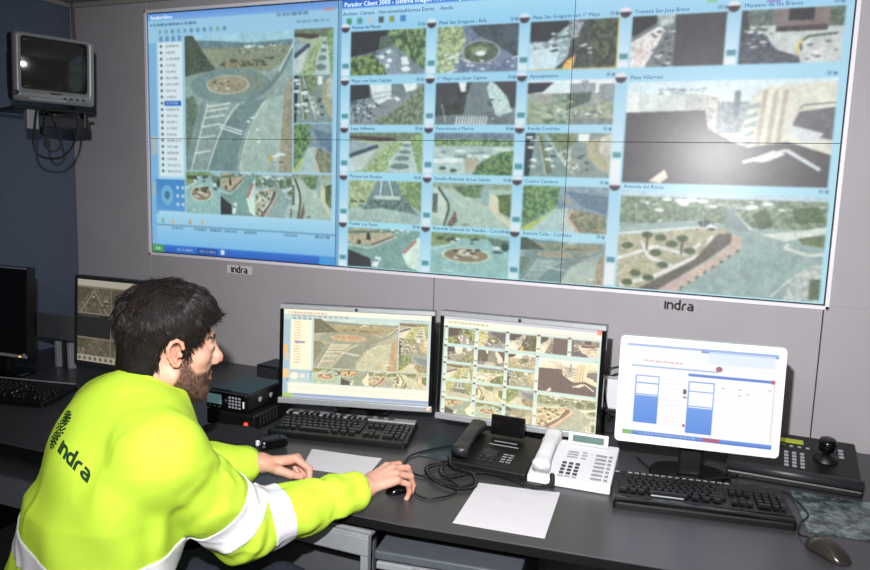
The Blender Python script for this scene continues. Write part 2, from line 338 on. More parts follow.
def s_boulevard(p):      # r3c3
    p.rect(0, 0, 1, 1, (116, 140, 134), (130, 154, 148), 8); p.poly([(0, 0), (.12, 0), (.06, 1), (0, 1)], (36, 44, 48)); p.specks(.04, .1, .14, .8, 12, .05, [WH, (90, 104, 104)], 5)
    p.poly([(.13, 0), (.18, 0), (.34, .9), (.26, .95)], (110, 128, 84), (90, 100, 74), 3); p.poly([(.24, 0), (.56, 0), (.6, .2), (.4, .45)], (84, 104, 70), (132, 150, 110), 5); p.rect(.62, .02, .74, .2, WH)
    p.poly([(.38, .48), (.56, .3), (.54, .55), (.7, .82), (.62, .88), (.46, .72)], (224, 232, 224), (96, 116, 100), 4); p.poly([(.72, .2), (.84, .1), (1, 0), (1, .95), (.86, .78), (.74, .55)], (150, 160, 124), (180, 176, 150), 6)
    p.poly([(.86, .1), (1, .05), (1, .5), (.86, .45)], (210, 214, 200), (170, 180, 160), 4); p.line([(.15, .05), (.26, .95)], .016, WH); p.line([(.24, .05), (.44, .6), (.58, .92)], .014, WH); p.specks(.26, .3, .36, .85, 7, .05, [(40, 50, 56), WH], 6); p.specks(.64, .5, .76, .9, 4, .04, [(50, 60, 66)], 6)
def s_trunk_road(p):     # r4c1
    p.rect(0, 0, 1, 1, (168, 192, 180), (150, 176, 166), 7); p.poly([(0, 0), (.4, 0), (.26, .5), (0, .75)], (128, 154, 108), (184, 200, 150), 5, con=2.2); p.poly([(.66, 0), (1, 0), (1, .7), (.8, .5)], (96, 126, 84), (150, 174, 118), 5, con=2.2)
    p.poly([(.4, 0), (.66, 0), (.82, .55), (.24, .55)], (120, 148, 148), (96, 122, 124), 5); p.line([(.46, 0), (.44, .5)], .03, WH); p.line([(.56, 0), (.64, .5)], .03, WH); p.rect(.36, .36, .72, .44, (190, 214, 200))
    p.poly([(.18, .7), (.34, .44), (.8, .44), (.96, .78), (.5, .66)], (66, 88, 84), (120, 146, 136), 4, con=2); p.specks(.05, .5, .2, .65, 5, .06, [(84, 96, 76)], 4)
def s_fork(p):           # r4c2
    p.rect(0, 0, 1, 1, (156, 184, 168), (170, 196, 178), 9); p.rect(0, 0, 1, .12, (130, 150, 120), (160, 176, 150), 5); p.poly([(.25, .08), (.65, .02), (.62, .34), (.4, .3)], (72, 100, 72), (122, 146, 102), 5, con=2)
    p.poly([(.08, .1), (.14, .08), (.38, .3), (.66, .48), (1, .9), (1, 1), (.3, 1), (.3, .7)], (164, 190, 172), (176, 200, 184), 9); p.poly([(.04, .1), (.2, .5), (.18, .85), (0, .8), (0, .12)], (196, 216, 200)); p.rect(0, .25, .07, .7, (64, 80, 70), (110, 122, 100), 4)
    p.line([(.07, .1), (.2, .42), (.22, .6), (.16, 1)], .05, (62, 74, 60)); p.poly([(.2, 1), (.3, .62), (.34, .85), (.28, 1)], (150, 124, 104), (84, 72, 64), 4); p.poly([(.62, .2), (.72, .0), (.72, .5), (.66, .5)], (140, 172, 170)); p.poly([(.82, .25), (1, .2), (1, .75), (.84, .6)], (104, 122, 74), (70, 92, 56), 6, con=2)
    p.poly([(.72, .55), (.74, .2), (.84, .3), (.86, .65), (1, .85), (1, .98), (.8, .7)], (212, 210, 176)); p.line([(.16, .16), (.4, .55)], .012, WH); p.line([(.2, .12), (.68, .55)], .016, (214, 216, 180)); p.specks(.4, .93, .5, .97, 2, .04, [(90, 110, 100)], 3)
def s_hillside(p):       # r4c3
    p.rect(0, 0, 1, 1, (134, 160, 170), (112, 140, 154), 9); p.poly([(0, 0), (.44, 0), (.42, .4), (0, .95)], (64, 96, 68), (124, 160, 100), 6, con=2.4); p.poly([(0, .95), (.3, .62), (.42, .42), (.42, .46), (.14, 1), (0, 1)], (170, 190, 96))
    p.poly([(.1, 1), (.4, .5), (.56, .46), (.54, .7), (.66, 1)], (178, 206, 200), (166, 196, 192), 7); p.poly([(.54, .55), (.64, .5), (.98, .62), (1, 1), (.7, 1), (.56, .75)], (150, 150, 120), (96, 112, 88), 6, con=2); p.line([(.6, .5), (.54, .68), (.68, 1)], .05, (206, 180, 160))
    p.poly([(.5, .1), (1, .2), (1, .6), (.7, .42)], (98, 128, 146), (84, 112, 132), 6); p.poly([(.46, .2), (.58, .3), (.6, .4), (.5, .36)], (150, 158, 150))
def s_corner(p):         # r5c1
    p.rect(0, 0, 1, 1, (112, 150, 142), (124, 162, 152), 9); p.poly([(0, .1), (.1, .0), (.62, .05), (.66, .16), (.44, .42), (.1, .42), (0, .35)], (200, 182, 150), (160, 158, 130), 5); p.line([(0, .12), (.66, .04)], .07, (96, 116, 96)); p.poly([(.27, .12), (.3, .1), (.33, .3), (.26, .3)], (44, 50, 46)); p.ell(.16, .36, .03, .06, (66, 64, 50))
    p.line([(.34, .42), (.64, .18)], .06, (104, 84, 72)); p.line([(0, .44), (.3, .5), (.68, .18)], .03, (206, 220, 200)); p.poly([(.76, .6), (.98, .15), (1, .15), (1, 1), (.84, .9)], (206, 232, 210), (216, 238, 220), 6); p.line([(.78, .58), (.95, .24)], .06, (176, 110, 96))
    p.poly([(0, .56), (.32, .76), (.34, .98), (0, 1)], (44, 48, 52)); p.poly([(.34, .95), (.4, .7), (.48, .72), (.42, .98)], WH); p.rect(.38, .78, .44, .82, (60, 80, 84)); p.specks(.4, 0, 1, .08, 14, .04, [WH, (120, 140, 120)], 6)
def s_roundabout_near(p):# r5c2
    p.rect(0, 0, 1, 1, (136, 182, 176), (146, 190, 184), 9); p.rect(0, 0, .7, .12, (128, 156, 108), (96, 120, 84), 5); p.poly([(0, .1), (.4, .1), (.24, .26), (0, .34)], (146, 160, 106), (116, 130, 90), 4); p.specks(.04, .12, .35, .2, 8, .05, [(58, 84, 56)], 3)
    p.ell(.46, .52, .32, .19, (196, 214, 190)); p.ell(.46, .52, .285, .16, (150, 130, 104), (122, 112, 88), 4); p.ell(.46, .46, .12, .08, (220, 216, 200)); p.specks(.28, .38, .62, .6, 16, .05, [(60, 64, 50), (200, 190, 170)], 9)
    p.poly([(.7, .05), (1, .12), (1, .3), (.8, .25)], (110, 136, 112), (80, 100, 90), 5); p.ell(.95, .27, .05, .1, (44, 64, 52)); p.ell(.86, .4, .07, .03, (60, 78, 84)); p.ell(.84, .3, .05, .03, WH); p.specks(.26, .12, .6, .26, 9, .05, [WH, (56, 66, 66)], 4); p.line([(.16, .9), (.3, .93)], .02, WH)
    p.line([(0, .42), (.3, .26)], .03, (206, 224, 206))
def s_masked_street(p):  # big one on the upper right
    p.rect(0, 0, 1, 1, (204, 232, 240)); p.rect(.04, .12, .36, .36, (206, 224, 218), (190, 210, 204), 14); p.rect(.3, .13, .36, .4, (176, 190, 186)); p.specks(.14, .07, .44, .12, 30, .02, [(120, 140, 150), WH, (160, 176, 180)], 4); p.rect(0, .1, .06, .34, WH)
    p.poly([(.36, .12), (.46, .16), (.5, .6), (.4, .6), (.36, .4)], (224, 224, 210), (150, 160, 160), 3); p.rect(.46, .2, .62, .55, (160, 180, 184), (110, 128, 134), 4, con=2.2); p.rect(.535, .1, .565, .34, (96, 112, 118)); p.rect(.44, .5, .6, .56, WH, (150, 160, 160), 4)
    p.poly([(.62, .14), (.7, .06), (1, .03), (1, .75), (.6, .78), (.58, .5)], (214, 222, 204), (204, 212, 194), 6)
    for i in range(7): y = .24+.085*i; p.poly([(.585+.004*i, y+.01), (.66-.005*i, y-.03), (.66-.005*i, y+.02), (.585+.004*i, y+.05)], (140, 160, 156))
    for x in (.67, .72, .765): p.poly([(x, .1), (x+.022, .09), (x+.0, .7), (x-.025, .7)], (172, 168, 148))
    p.poly([(.84, .3), (1, .26), (1, .56), (.8, .5)], (104, 106, 112), (84, 88, 92), 5); p.line([(.84, .28), (.86, .24), (1, .22)], .012, (80, 90, 96)); p.poly([(.8, .42), (.96, .5), (.92, .6), (.8, .52)], (200, 214, 214))
    p.poly([(0, .3), (.4, .28), (.42, .46), (.56, .6), (.62, .64), (.8, .58), (1, .7), (1, 1), (0, 1)], (72, 70, 74), (66, 64, 68), 14)
    p.line([(.6, .78), (.8, .66), (.96, .84)], .035, (196, 214, 214)); p.poly([(.62, .76), (.74, .66), (.8, .7), (.7, .78)], (214, 226, 222)); p.poly([(.14, .98), (.22, .86), (.24, .94), (.2, 1)], (220, 216, 200))
def s_interchange(p):    # big one on the lower right
    p.rect(0, 0, 1, 1, (134, 164, 160), (146, 176, 170), 10); p.rect(0, 0, 1, .06, (180, 214, 226)); p.rect(0, .05, 1, .32, (84, 110, 92), (136, 160, 126), 6, con=2.2); p.specks(.1, .07, .98, .14, 30, .03, [(160, 180, 176), WH], 3)
    p.poly([(.0, .36), (.42, .26), (.54, .3), (.5, .36), (0, .46)], (150, 180, 174)); p.line([(0, .44), (.45, .33)], .025, (214, 230, 224))
    p.poly([(0, .46), (.4, .35), (.54, .34), (.58, .42), (.4, .68), (.16, 1), (0, 1)], (188, 186, 158), (150, 160, 130), 6); 
    p.line([(0, .7), (.2, .55), (.36, .62), (.42, .5)], .03, (222, 232, 226)); p.line([(.02, .98), (.2, .86), (.44, .6), (.48, .42)], .04, (222, 232, 226)); p.line([(.12, .5), (.16, .66), (.34, .78)], .03, (222, 232, 226))
    for (x, y) in ((.15, .44), (.22, .46), (.28, .52), (.33, .46), (.2, .62), (.05, .56), (.37, .58), (.24, .74), (.1, .84), (.06, .94), (.17, .88)): p.ell(x, y, .03, .035, (58, 78, 56), (96, 112, 80), 3); 
    for (x, y) in ((.15, .44), (.33, .46)): p.rect(x-.004, y, x+.006, y+.16, (74, 76, 62))
    p.poly([(.5, .4), (.57, .38), (.58, .46), (.46, .66), (.22, 1), (.12, 1), (.4, .66)], (84, 84, 76), (104, 100, 88), 4); p.poly([(.57, .38), (.62, .42), (.62, .54), (.48, .76), (.32, 1), (.22, 1), (.46, .68), (.57, .48)], (192, 178, 164))
    for i in range(9): t = i/8; p.line([(.61-.3*t, .54+.46*t), (.6-.3*t, .57+.46*t)], .02, (88, 92, 84))
    p.line([(.54, .12), (.66, .34)], .02, (218, 232, 222)); p.poly([(.53, .12), (.56, .14), (.66, .36), (.6, .36), (.54, .3)], (120, 146, 146)); p.poly([(.66, .2), (.72, .12), (.76, .3), (.7, .34)], (56, 80, 56), (90, 112, 78), 4); p.poly([(.84, .12), (.96, .1), (1, .24), (.86, .26)], (56, 84, 56), (90, 116, 80), 4)
    p.poly([(.7, .38), (.86, .34), (1, .28), (1, .34), (.82, .44)], (206, 222, 212)); p.line([(.84, .46), (.82, .5), (.94, .56), (1, .54)], .03, (210, 224, 214)); p.poly([(.88, .4), (1, .36), (1, .48), (.9, .46)], (110, 124, 84), (80, 100, 70), 4)
    p.poly([(.84, 1), (.86, .8), (.94, .66), (1, .64), (1, 1)], (200, 216, 208), (150, 170, 164), 5); p.rect(.95, .78, 1, .98, (70, 92, 74), (100, 120, 90), 4); p.specks(.4, .28, .52, .36, 8, .03, [WH, (60, 70, 70)], 3); p.specks(.2, .16, .21, .3, 3, .03, [WH], 2)
    p.line([(.08, .12), (.09, .34)], .008, (190, 204, 200)); p.line([(.42, .18), (.43, .34)], .008, (190, 204, 200)); p.line([(.78, .98), (.86, .8)], .012, WH)

RU = [.3692, .485, .502, .616, .632, .7447, .7604, .870, .8842, .9912]
ROWS = [(.117, .276), (.310, .456), (.485, .633), (.664, .820), (.845, .996)]
GRID = [[s_plaza_trees, s_roundabout_shade, s_orange_tree, s_street_mask, s_brick_square], [s_avenue_white, s_crossing_masks, s_town_hall],
        [s_parking_palms, s_town_view, s_boulevard], [s_trunk_road, s_fork, s_hillside], [s_corner, s_roundabout_near, s_round_far]]
TXT = (40, 70, 120); CY = (160, 214, 240)
def grain(fn, p, seed):
    fn(p); h, w = p.a.shape[:2]; n = vnoise(h, w, 5, seed+100, 3)[..., None]; m = vnoise(h, w, 26, seed+300, 2)[..., None]
    p.a[...] = np.clip(p.a*(.80+.26*n+.16*m), 0, 255)
def left_window(p, rel=lambda u: u/.3481):
    f = rel
    p.grad(0, 0, 1, 1, (150, 205, 238), (176, 226, 246)); p.grad(0, 0, 1, .03, (92, 146, 226), (120, 172, 236)); p.smudge(.02, .012, .12, .01, WH, 2)
    p.smudge(.015, .042, .28, .01, TXT, 3); 
    for i in range(11): p.rect(.06+.036*i, .068, .078+.036*i, .084, random.Random(i).choice([(60, 110, 110), (90, 130, 160), (70, 90, 120), (120, 140, 90)]), al=.6)
    for i in range(4): p.rect(.065+.035*i, .094, .085+.035*i, .115, (80, 120, 170), al=.7)
    p.rect(0, .12, .045, 1, (120, 180, 226)); p.rect(.01, .5, .04, .58, (206, 190, 150), al=.6); p.rect(.01, .7, .04, .76, (206, 180, 130), al=.5)
    p.rect(.055, .118, .195, .672, (226, 244, 248))
    for i in range(21):
        y = .127+.0258*i
        if i == 9: p.rect(.088, y-.002, .185, y+.018, (40, 90, 190))
        p.ell(.074, y+.007, .008, .006, (84, 92, 104)); p.smudge(.1, y+.003, .15+.035*random.Random(i).random(), .009, (120, 130, 130) if i != 9 else WH, i, .8)
    p.grad(0.03, .685, .2, .82, (60, 130, 200), (86, 152, 216)); p.ell(.095, .752, .035, .042, (110, 180, 216)); p.ell(.095, .752, .016, .018, (60, 110, 150))
    for i in range(2):
        for j in range(3): p.rect(.15+.03*i, .712+.035*j, .165+.03*i, .726+.035*j, (190, 224, 240))
    grain(s_round_far, p.sub(f(.073), .098, f(.2722), .644), 21); 
    grain(s_parking_palms, p.sub(f(.2745), .096, f(.3405), .267), 22); grain(s_boulevard, p.sub(f(.2745), .269, f(.3405), .449), 23); grain(s_hillside, p.sub(f(.2745), .452, f(.3405), .64), 24)
    grain(s_roundabout_near, p.sub(f(.0715), .648, f(.139), .824), 25); grain(s_corner, p.sub(f(.1395), .648, f(.205), .824), 26); grain(s_interchange, p.sub(f(.2055), .648, f(.272), .824), 27); grain(s_fork, p.sub(f(.272), .648, f(.3405), .824), 28)
    p.grad(.03, .835, 1, .97, (166, 220, 246), (120, 190, 240)); p.rect(.03, .878, 1, .882, (70, 120, 150)); 
    for i, x in enumerate((.12, .25, .34, .42, .53, .74, .9)): p.smudge(x, .886, x+.07, .009, (50, 80, 110), i+40, .8)
    for i, (x, c) in enumerate(((.06, (120, 180, 130)), (.12, (210, 190, 120)), (.22, (200, 160, 110)), (.29, (220, 180, 130)))): p.rect(x, .852, x+.015, .872, c)
    p.grad(0, .967, 1, 1, (44, 112, 214), (30, 84, 186)); p.rect(0, .967, .07, 1, (60, 150, 70)); p.smudge(.02, .977, .055, .012, WH, 4); p.smudge(.15, .978, .24, .01, WH, 5, .6); p.rect(.265, .97, .38, .997, (24, 66, 150)); p.smudge(.28, .978, .37, .01, WH, 6, .6); p.rect(.4, .972, .42, .992, WH); p.rect(.92, .967, 1, 1, (60, 150, 226))
    p.smudge(.7, .03, .86, .014, (60, 80, 120), 9, .7); p.rect(.93, .024, .985, .034, (220, 120, 130), al=.7); p.smudge(.8, .062, .96, .012, (90, 130, 170), 10, .7)
def grid_window(p, full=False):
    """p covers the whole wall canvas; only the area right of the left window is painted"""
    x0 = .3481
    p.grad(x0, 0, 1, 1, (150, 208, 240), (164, 226, 240)); p.grad(x0, 0, 1, .033, (30, 84, 200), (66, 130, 226)); p.grad(x0, .033, 1, .11, (166, 220, 248), (140, 206, 242))
    p.rect(x0, 0, x0+.006, 1, (104, 158, 196))
    for i, c in enumerate([(60, 140, 90), (70, 150, 140), (190, 200, 200), (60, 80, 80), (130, 150, 70), (70, 120, 200)]): p.rect(.362+.012*i*1.4, .068, .37+.012*i*1.4, .09, c)
    p.rect(.845, .06, .856, .085, (120, 200, 130)); p.rect(.91, .1-.02, .925, .098, (130, 140, 200)); p.smudge(.93, .082, .955, .012, (120, 160, 200), 5); p.rect(.966, .08, .978, .096, (220, 220, 190)); p.ell(.988, .088, .006, .012, (40, 80, 180))
    def cap(x, y, xe, side_h, xs=None):
        p.grad(x-.0155, y+.004, x-.002, side_h, (150, 208, 238), (210, 240, 248)); yb = y+.006+(side_h-y)*.68
        p.rect(x-.0135, yb, x-.003, yb+.018, (76, 140, 150)); p.rect(x-.014, yb+.026, x-.003, side_h-.004, (226, 240, 246))
        p.ell(x-.009, y-.014, .0075, .017, (226, 232, 240)); p.poly([(x-.0165, y-.016), (x-.0015, y-.016), (x-.004, y-.002), (x-.009, y+.003), (x-.014, y-.002)], (52, 50, 62))
        p.rect(xe-.012, y-.02, xe-.007, y-.01, (110, 150, 180)); p.rect(xe-.005, y-.018, xe-.002, y-.01, (50, 80, 120))
    for r, (y0, y1) in enumerate(ROWS):
        for c, fn in enumerate(GRID[r]):
            cap(RU[2*c], y0, RU[2*c+1], y1); grain(fn, p.sub(RU[2*c], y0, RU[2*c+1], y1), r*7+c)
    cap(.7597, .322, .991, .645); grain(s_masked_street, p.sub(.7597, .322, .991, .645), 50); cap(.7605, .672, .9945, .992); grain(s_interchange, p.sub(.7605, .672, .9945, .995), 51)
CAPS = [("Puente de Plauet", 0, 0), ("Plaza San Gregorio - Rafa", 1, 0), ("Plaza San Gregorio con 1\u00ba Mayo", 2, 0), ("Travesia San Jose Bravo", 3, 0), ("Manzano de los Bravos", 4, 0),
        ("Mayo con Gran Capitan", 0, 1), ("1\u00ba Mayo con Gran Capitan", 1, 1), ("Ayuntamiento", 2, 1), ("Lepe Valbuena", 0, 2), ("Panoramica a Murcia", 1, 2), ("Ronda Cordoba", 2, 2),
        ("Parque Los Rosales", 0, 3), ("Estadio Rotonda de Las Salinas", 1, 3), ("Cuatro Caminos", 2, 3), ("Puente Los Pasos", 0, 4), ("Rotonda Granada las Viandas - Colon", 1, 4), ("Autovia Calle - Cordoba", 2, 4)]

def down2(a): return (a[0::2, 0::2]+a[1::2, 0::2]+a[0::2, 1::2]+a[1::2, 1::2])/4
def lin_np(a):
    a = np.clip(a/255.0, 0, 1); return np.where(a <= .04045, a/12.92, ((a+.055)/1.055)**2.4)
def picture_mesh(name, pic, w, h, material, parent, T):
    """flat screen: a grid of points carrying the picture as colours; T maps (x, 0, z) of the screen plane"""
    H, W = pic.shape[:2]
    xs = np.linspace(-w/2, w/2, W); zs = np.linspace(h/2, -h/2, H); gx, gz = np.meshgrid(xs, zs)
    V = np.zeros((H*W, 3), np.float32); V[:, 0] = gx.ravel(); V[:, 2] = gz.ravel()
    T = np.array(T); V = V @ T[:3, :3].T+T[:3, 3]
    i = (np.arange(H-1)[:, None]*W+np.arange(W-1)[None, :]).ravel()
    F = np.stack([i, i+W, i+W+1, i+1], 1).astype(np.int32)
    me = bpy.data.meshes.new(name); me.vertices.add(H*W); me.vertices.foreach_set('co', V.astype(np.float32).ravel())
    me.loops.add(F.size); me.loops.foreach_set('vertex_index', F.ravel()); me.polygons.add(len(F))
    me.polygons.foreach_set('loop_start', np.arange(0, F.size, 4, dtype=np.int32)); me.update(calc_edges=True)
    at = me.color_attributes.new('Col', 'FLOAT_COLOR', 'POINT'); c = np.ones((H*W, 4), np.float32); c[:, :3] = lin_np(pic).reshape(-1, 3); at.data.foreach_set('color', c.ravel())
    me.materials.append(material); o = bpy.data.objects.new(name, me); COL.objects.link(o)
    if parent is not None: o.parent = parent
    return o
FLASH = 290; CEIL = 14
# ------------------------------------------------------------------ camera
cam = bpy.data.cameras.new('camera'); cam.sensor_width = 36; cam.lens = 729/870*36; cam.clip_start = .02
co = bpy.data.objects.new('camera', cam); COL.objects.link(co); SC.camera = co
right = Vector((.92702058, .37368995, .03144315)); down = Vector((.07940176, -.11364381, -.9903436)); fwd = Vector((-.36650813, .92056554, -.13502179))
CM = Matrix((right, -down, -fwd)).transposed().to_4x4(); CM.translation = (0, 0, 1.54); co.matrix_world = CM
SC.view_settings.view_transform = 'Standard'; SC.view_settings.look = 'None'; SC.view_settings.gamma = 1; SC.view_settings.use_curve_mapping = False
SC.view_settings.exposure = 0.0

# ------------------------------------------------------------------ materials
m_wall = mat('wall_grey_panel', (172, 167, 172), .75, var=.03, scale=6, bump=.25, bscale=900)
m_blue = mat('wall_blue_fabric', (96, 106, 126), .9, var=.08, scale=60, bump=.4, bscale=700)
m_ceil = mat('ceiling_paint', (150, 148, 142), .9, var=.03)
m_floor = mat('floor_vinyl', (60, 60, 64), .6, var=.1, scale=20)
m_seam = mat('dark_joint', (60, 58, 62), .9)
m_desk = mat('desk_laminate', (64, 63, 67), .33, spec=.45, var=.05, scale=14, bump=.06, bscale=500)
m_edge = mat('desk_edge_black', (10, 10, 12), .6, spec=.3)
m_blk = mat('black_plastic', (14, 14, 16), .42, var=.12, bump=.12, bscale=1500)
m_blk2 = mat('black_plastic_glossy', (12, 12, 14), .15, spec=.6)
m_dgrey = mat('dark_grey_plastic', (44, 44, 48), .4, bump=.1, bscale=1200)
m_key = mat('key_plastic', (20, 20, 23), .35, spec=.5)
m_silver = mat('silver_plastic', (176, 178, 182), .35, metal=.35, var=.04)
m_tvs = mat('television_silver', (150, 150, 154), .4, metal=.3, var=.05)
m_white = mat('white_plastic', (232, 232, 236), .4, var=.02)
m_steel = mat('light_grey_steel', (150, 152, 158), .45, metal=.1, var=.04)
m_slate = mat('grey_panel', (84, 86, 90), .6)
m_dsteel = mat('slate_grey_steel', (80, 85, 93), .45, var=.06)
m_paper = mat('paper', (226, 222, 228), .8, var=.015, scale=20)
m_label = mat('grey_label', (170, 165, 170), .6); m_wlabel = mat('white_label', (216, 212, 216), .6)
m_ink = mat('black_ink', (20, 18, 22), .6)
m_teal = mat('teal_lacquer', (30, 62, 66), .4, var=.1)
m_lcd = mat('lcd_green_grey', (120, 150, 150), .3, emit=(120, 170, 175), estr=.25)
m_lcdg = mat('lcd_dull_green', (92, 118, 112), .3)
m_lcdy = mat('lcd_yellow_green', (150, 160, 40), .3, emit=(150, 165, 30), estr=.3)
m_grey = mat('grey_print', (150, 150, 156), .5); m_darkkey = mat('dark_grey_key', (58, 60, 70), .4)
m_red = mat('red_lamp', (255, 60, 30), .3, emit=(255, 50, 20), estr=3); m_amber = mat('amber_lamp', (255, 160, 60), .3, emit=(255, 170, 60), estr=2.5)
m_cable = mat('black_cable', (18, 18, 20), .45); m_gcable = mat('grey_cable', (96, 96, 98), .6)
m_cloth = mat('black_cloth', (24, 25, 30), .9, bump=.6, bscale=300, var=.2)
m_chair = mat('chair_fabric', (22, 22, 26), .9, bump=.4, bscale=500)
m_glass = mat('tube_glass', (46, 47, 45), .12, spec=.6)
m_frame = mat('sill_white', (238, 232, 240), .5, var=.02)
m_lamp = mat('added_light_diffuser', (240, 240, 240), .5, emit=(255, 250, 240), estr=1.2)

# ------------------------------------------------------------------ the room
XL, XR, YB, YF, ZC = -2.885, 2.4, 2.6, -3.0, 2.315
def sbox(name, c, d, m, bev=0): return structure(M().box(c, d, bev).build(name, m))
sbox('floor', ((XL+XR)/2, (YF+YB)/2, -.05), (XR-XL+.4, YB-YF+.8, .1), m_floor)
sbox('ceiling', ((XL+XR)/2, (YF+YB)/2, ZC+.05), (XR-XL+.4, YB-YF+.8, .1), m_ceil)
sbox('wall_left', (XL-.05, (YF+YB)/2, ZC/2), (.1, YB-YF+.8, ZC), m_blue)
sbox('wall_right', (XR+.05, (YF+YB)/2, ZC/2), (.1, YB-YF+.8, ZC), m_wall)
sbox('wall_front', ((XL+XR)/2, YF-.05, ZC/2), (XR-XL+.2, .1, ZC), m_wall)
# the back wall is clad in panels with fine dark joints and an opening for the video wall
OX0, OX1, OZ0, OZ1 = -2.434, .306, 1.199, 2.247
w = M()
def panel(x0, x1, z0, z1): w.box(((x0+x1)/2, YB+.02, (z0+z1)/2), (x1-x0, .04, z1-z0), .0012, seg=1)
g = .0018
panel(XL, OX0, 0, ZC); panel(OX0, OX1, OZ1, ZC)
panel(OX0+g, -1.04-g, 0, OZ0); panel(-1.04+g, .304-g, 0, OZ0); panel(OX1, XR, OZ0, ZC); panel(.304+g, XR, 0, OZ0)
wb = structure(w.build('wall_back', m_wall))
structure(M().box(((XL+XR)/2, YB+.06, OZ0/2), (XR-XL, .03, OZ0-.02)).build('wall_back_core', m_seam))
# light sills lining the opening
fr = M(); D = .012; Yc = YB; Q = .013
fr.box(((OX0+OX1)/2, Yc, OZ0-Q/2), (OX1-OX0+2*Q, D, Q), .002); fr.box((OX1+Q/2, Yc, (OZ0+OZ1)/2), (Q, D, OZ1-OZ0+2*Q), .002); fr.box(((OX0+OX1)/2, Yc, OZ1+Q/2), (OX1-OX0+2*Q, D, Q), .002); fr.box((OX0-Q/2, Yc, (OZ0+OZ1)/2), (Q, D, OZ1-OZ0+2*Q), .002)
structure(fr.build('trim_1', m_frame))
# slim cover strip where the ceiling meets the walls
cs = M(); cs.box(((XL+XR)/2, YB-.006, ZC-.012), (XR-XL, .012, .02)); cs.box((XL+.006, (YF+YB)/2, ZC-.012), (.012, YB-YF, .02)); structure(cs.build('trim_2', m_ceil))

# ------------------------------------------------------------------ video wall
WW, WH_ = 960, 368
big = np.zeros((WH_*2, WW*2, 3), np.float32); P = Pic(big)
left_window(Pic(big[:, :int(.3481*WW*2)])); grid_window(P)
big = down2(big); soft = lambda a: (a+np.roll(a, 1, 0)+np.roll(a, -1, 0)+np.roll(a, 1, 1)+np.roll(a, -1, 1))/5
big[3:-3, 3:-3] = soft(soft(big))[3:-3, 3:-3]; big = 255*(big/255)**.86
SX0, SX1, SZ1, SZ0, SY = -2.431, .303, 2.244, 1.202, 2.604
m_vscreen = attr_mat('video_wall_screen', .29, emission=.92, base=(.035, .035, .038), spec=.2)
vw = thing('video_wall', 'large wall display of six joined screens showing a grid of traffic camera pictures', 'video wall', (SX0, SY, SZ0))
cuts = [0, int(round(.3477*WW)), int(round(.689*WW)), WW]; rcut = [0, int(round(.514*WH_)), WH_]
for ci in range(3):
    for ri in range(2):
        a, b = cuts[ci], cuts[ci+1]; c, d = rcut[ri], rcut[ri+1]
        sub = big[c:d, a:b]; k = (SX1-SX0)/WW; kz = (SZ1-SZ0)/WH_
        # view-angle falloff painted in: left cubes dimmed, the right hand ones a touch warmer
        tint = np.array([[.94, .96, .97], [.97, .99, 1.0], [1.03, 1.0, 1.0]][ci])*(1.0 if ri == 0 else 1.0)
        pw = (b-a)*k-.002; ph = (d-c)*kz-.002
        cx = (a+b)/2*k; cz = (SZ1-SZ0)-(c+d)/2*kz
        o = picture_mesh('screen_panel', sub*tint, pw, ph, m_vscreen, vw, Matrix.Translation((cx, 0, cz)))
        M().box((cx, .052, cz), (pw, .1, ph)).build('cube_housing', m_edge, vw)
def caption(text, x, z, size, m, parent, name='caption', yofs=-.0015):
    cu = bpy.data.curves.new('t', 'FONT'); cu.body = text; cu.size = size; cu.resolution_u = 2; cu.extrude = .0003
    to = bpy.data.objects.new('t', cu); COL.objects.link(to); bpy.context.view_layer.update()
    me = bpy.data.meshes.new_from_object(to.evaluated_get(bpy.context.evaluated_depsgraph_get())); bpy.data.objects.remove(to)
    me.materials.clear(); me.materials.append(m); o = bpy.data.objects.new(name, me); COL.objects.link(o); o.parent = parent
    o.location = (x, yofs, z); o.rotation_euler = (R(90), 0, 0); return o
m_capt = mat('screen_text_navy', (40, 66, 110), .6, emit=(34, 60, 110), estr=.5); m_captw = mat('screen_text_white', (220, 235, 250), .6, emit=(210, 230, 250), estr=.8)
LX, LZ = SX1-SX0, SZ1-SZ0
for t, c, r in CAPS: caption(t, RU[2*c]*LX+.006, (1-ROWS[r][0]+.009)*LZ, .018, m_capt, vw)
caption('Plaza Villarreal', .7597*LX+.006, (1-.322+.009)*LZ, .018, m_capt, vw); caption('Avenida del Rocio', .7605*LX+.006, (1-.672+.009)*LZ, .018, m_capt, vw)
caption('Parador Client 3000 - Sistema Imagen v100 T5 - [Video]', .358*LX, (1-.026)*LZ, .024, m_captw, vw)
for t, u in (('Archivo', .356), ('C\u00e1mara', .383), ('Herramientas', .412), ('Alarmas', .452), ('Extras', .478), ('Ayuda', .505)): caption(t, u*LX, (1-.058)*LZ, .020, m_capt, vw)
caption('Parador Client', .006*LX, (1-.024)*LZ, .02, m_captw, vw)

# name plates under the video wall
for (x, z, lab, mm, pw) in ((-1.948, 1.152, 'white maker plate under the left part of the video wall', m_wlabel, .13), (-.135, 1.158, 'grey maker plate under the right part of the video wall', m_label, .13)):
    t = thing('name_plate', lab, 'sign', (x, YB, z), group='name plates under the video wall')
    M().box((0, -.0012, 0), (pw, .0024, .036), .0005, seg=1).build('plate', mm, t)
    wm, L = wordmark(.030 if mm == m_wlabel else .034, .0012); o = wm.build('wordmark', m_ink, t); o.rotation_euler = (R(90), 0, 0); o.location = (-L/2*1.0, -.0026, -.0135); o.scale = (1.0, 1, 1)

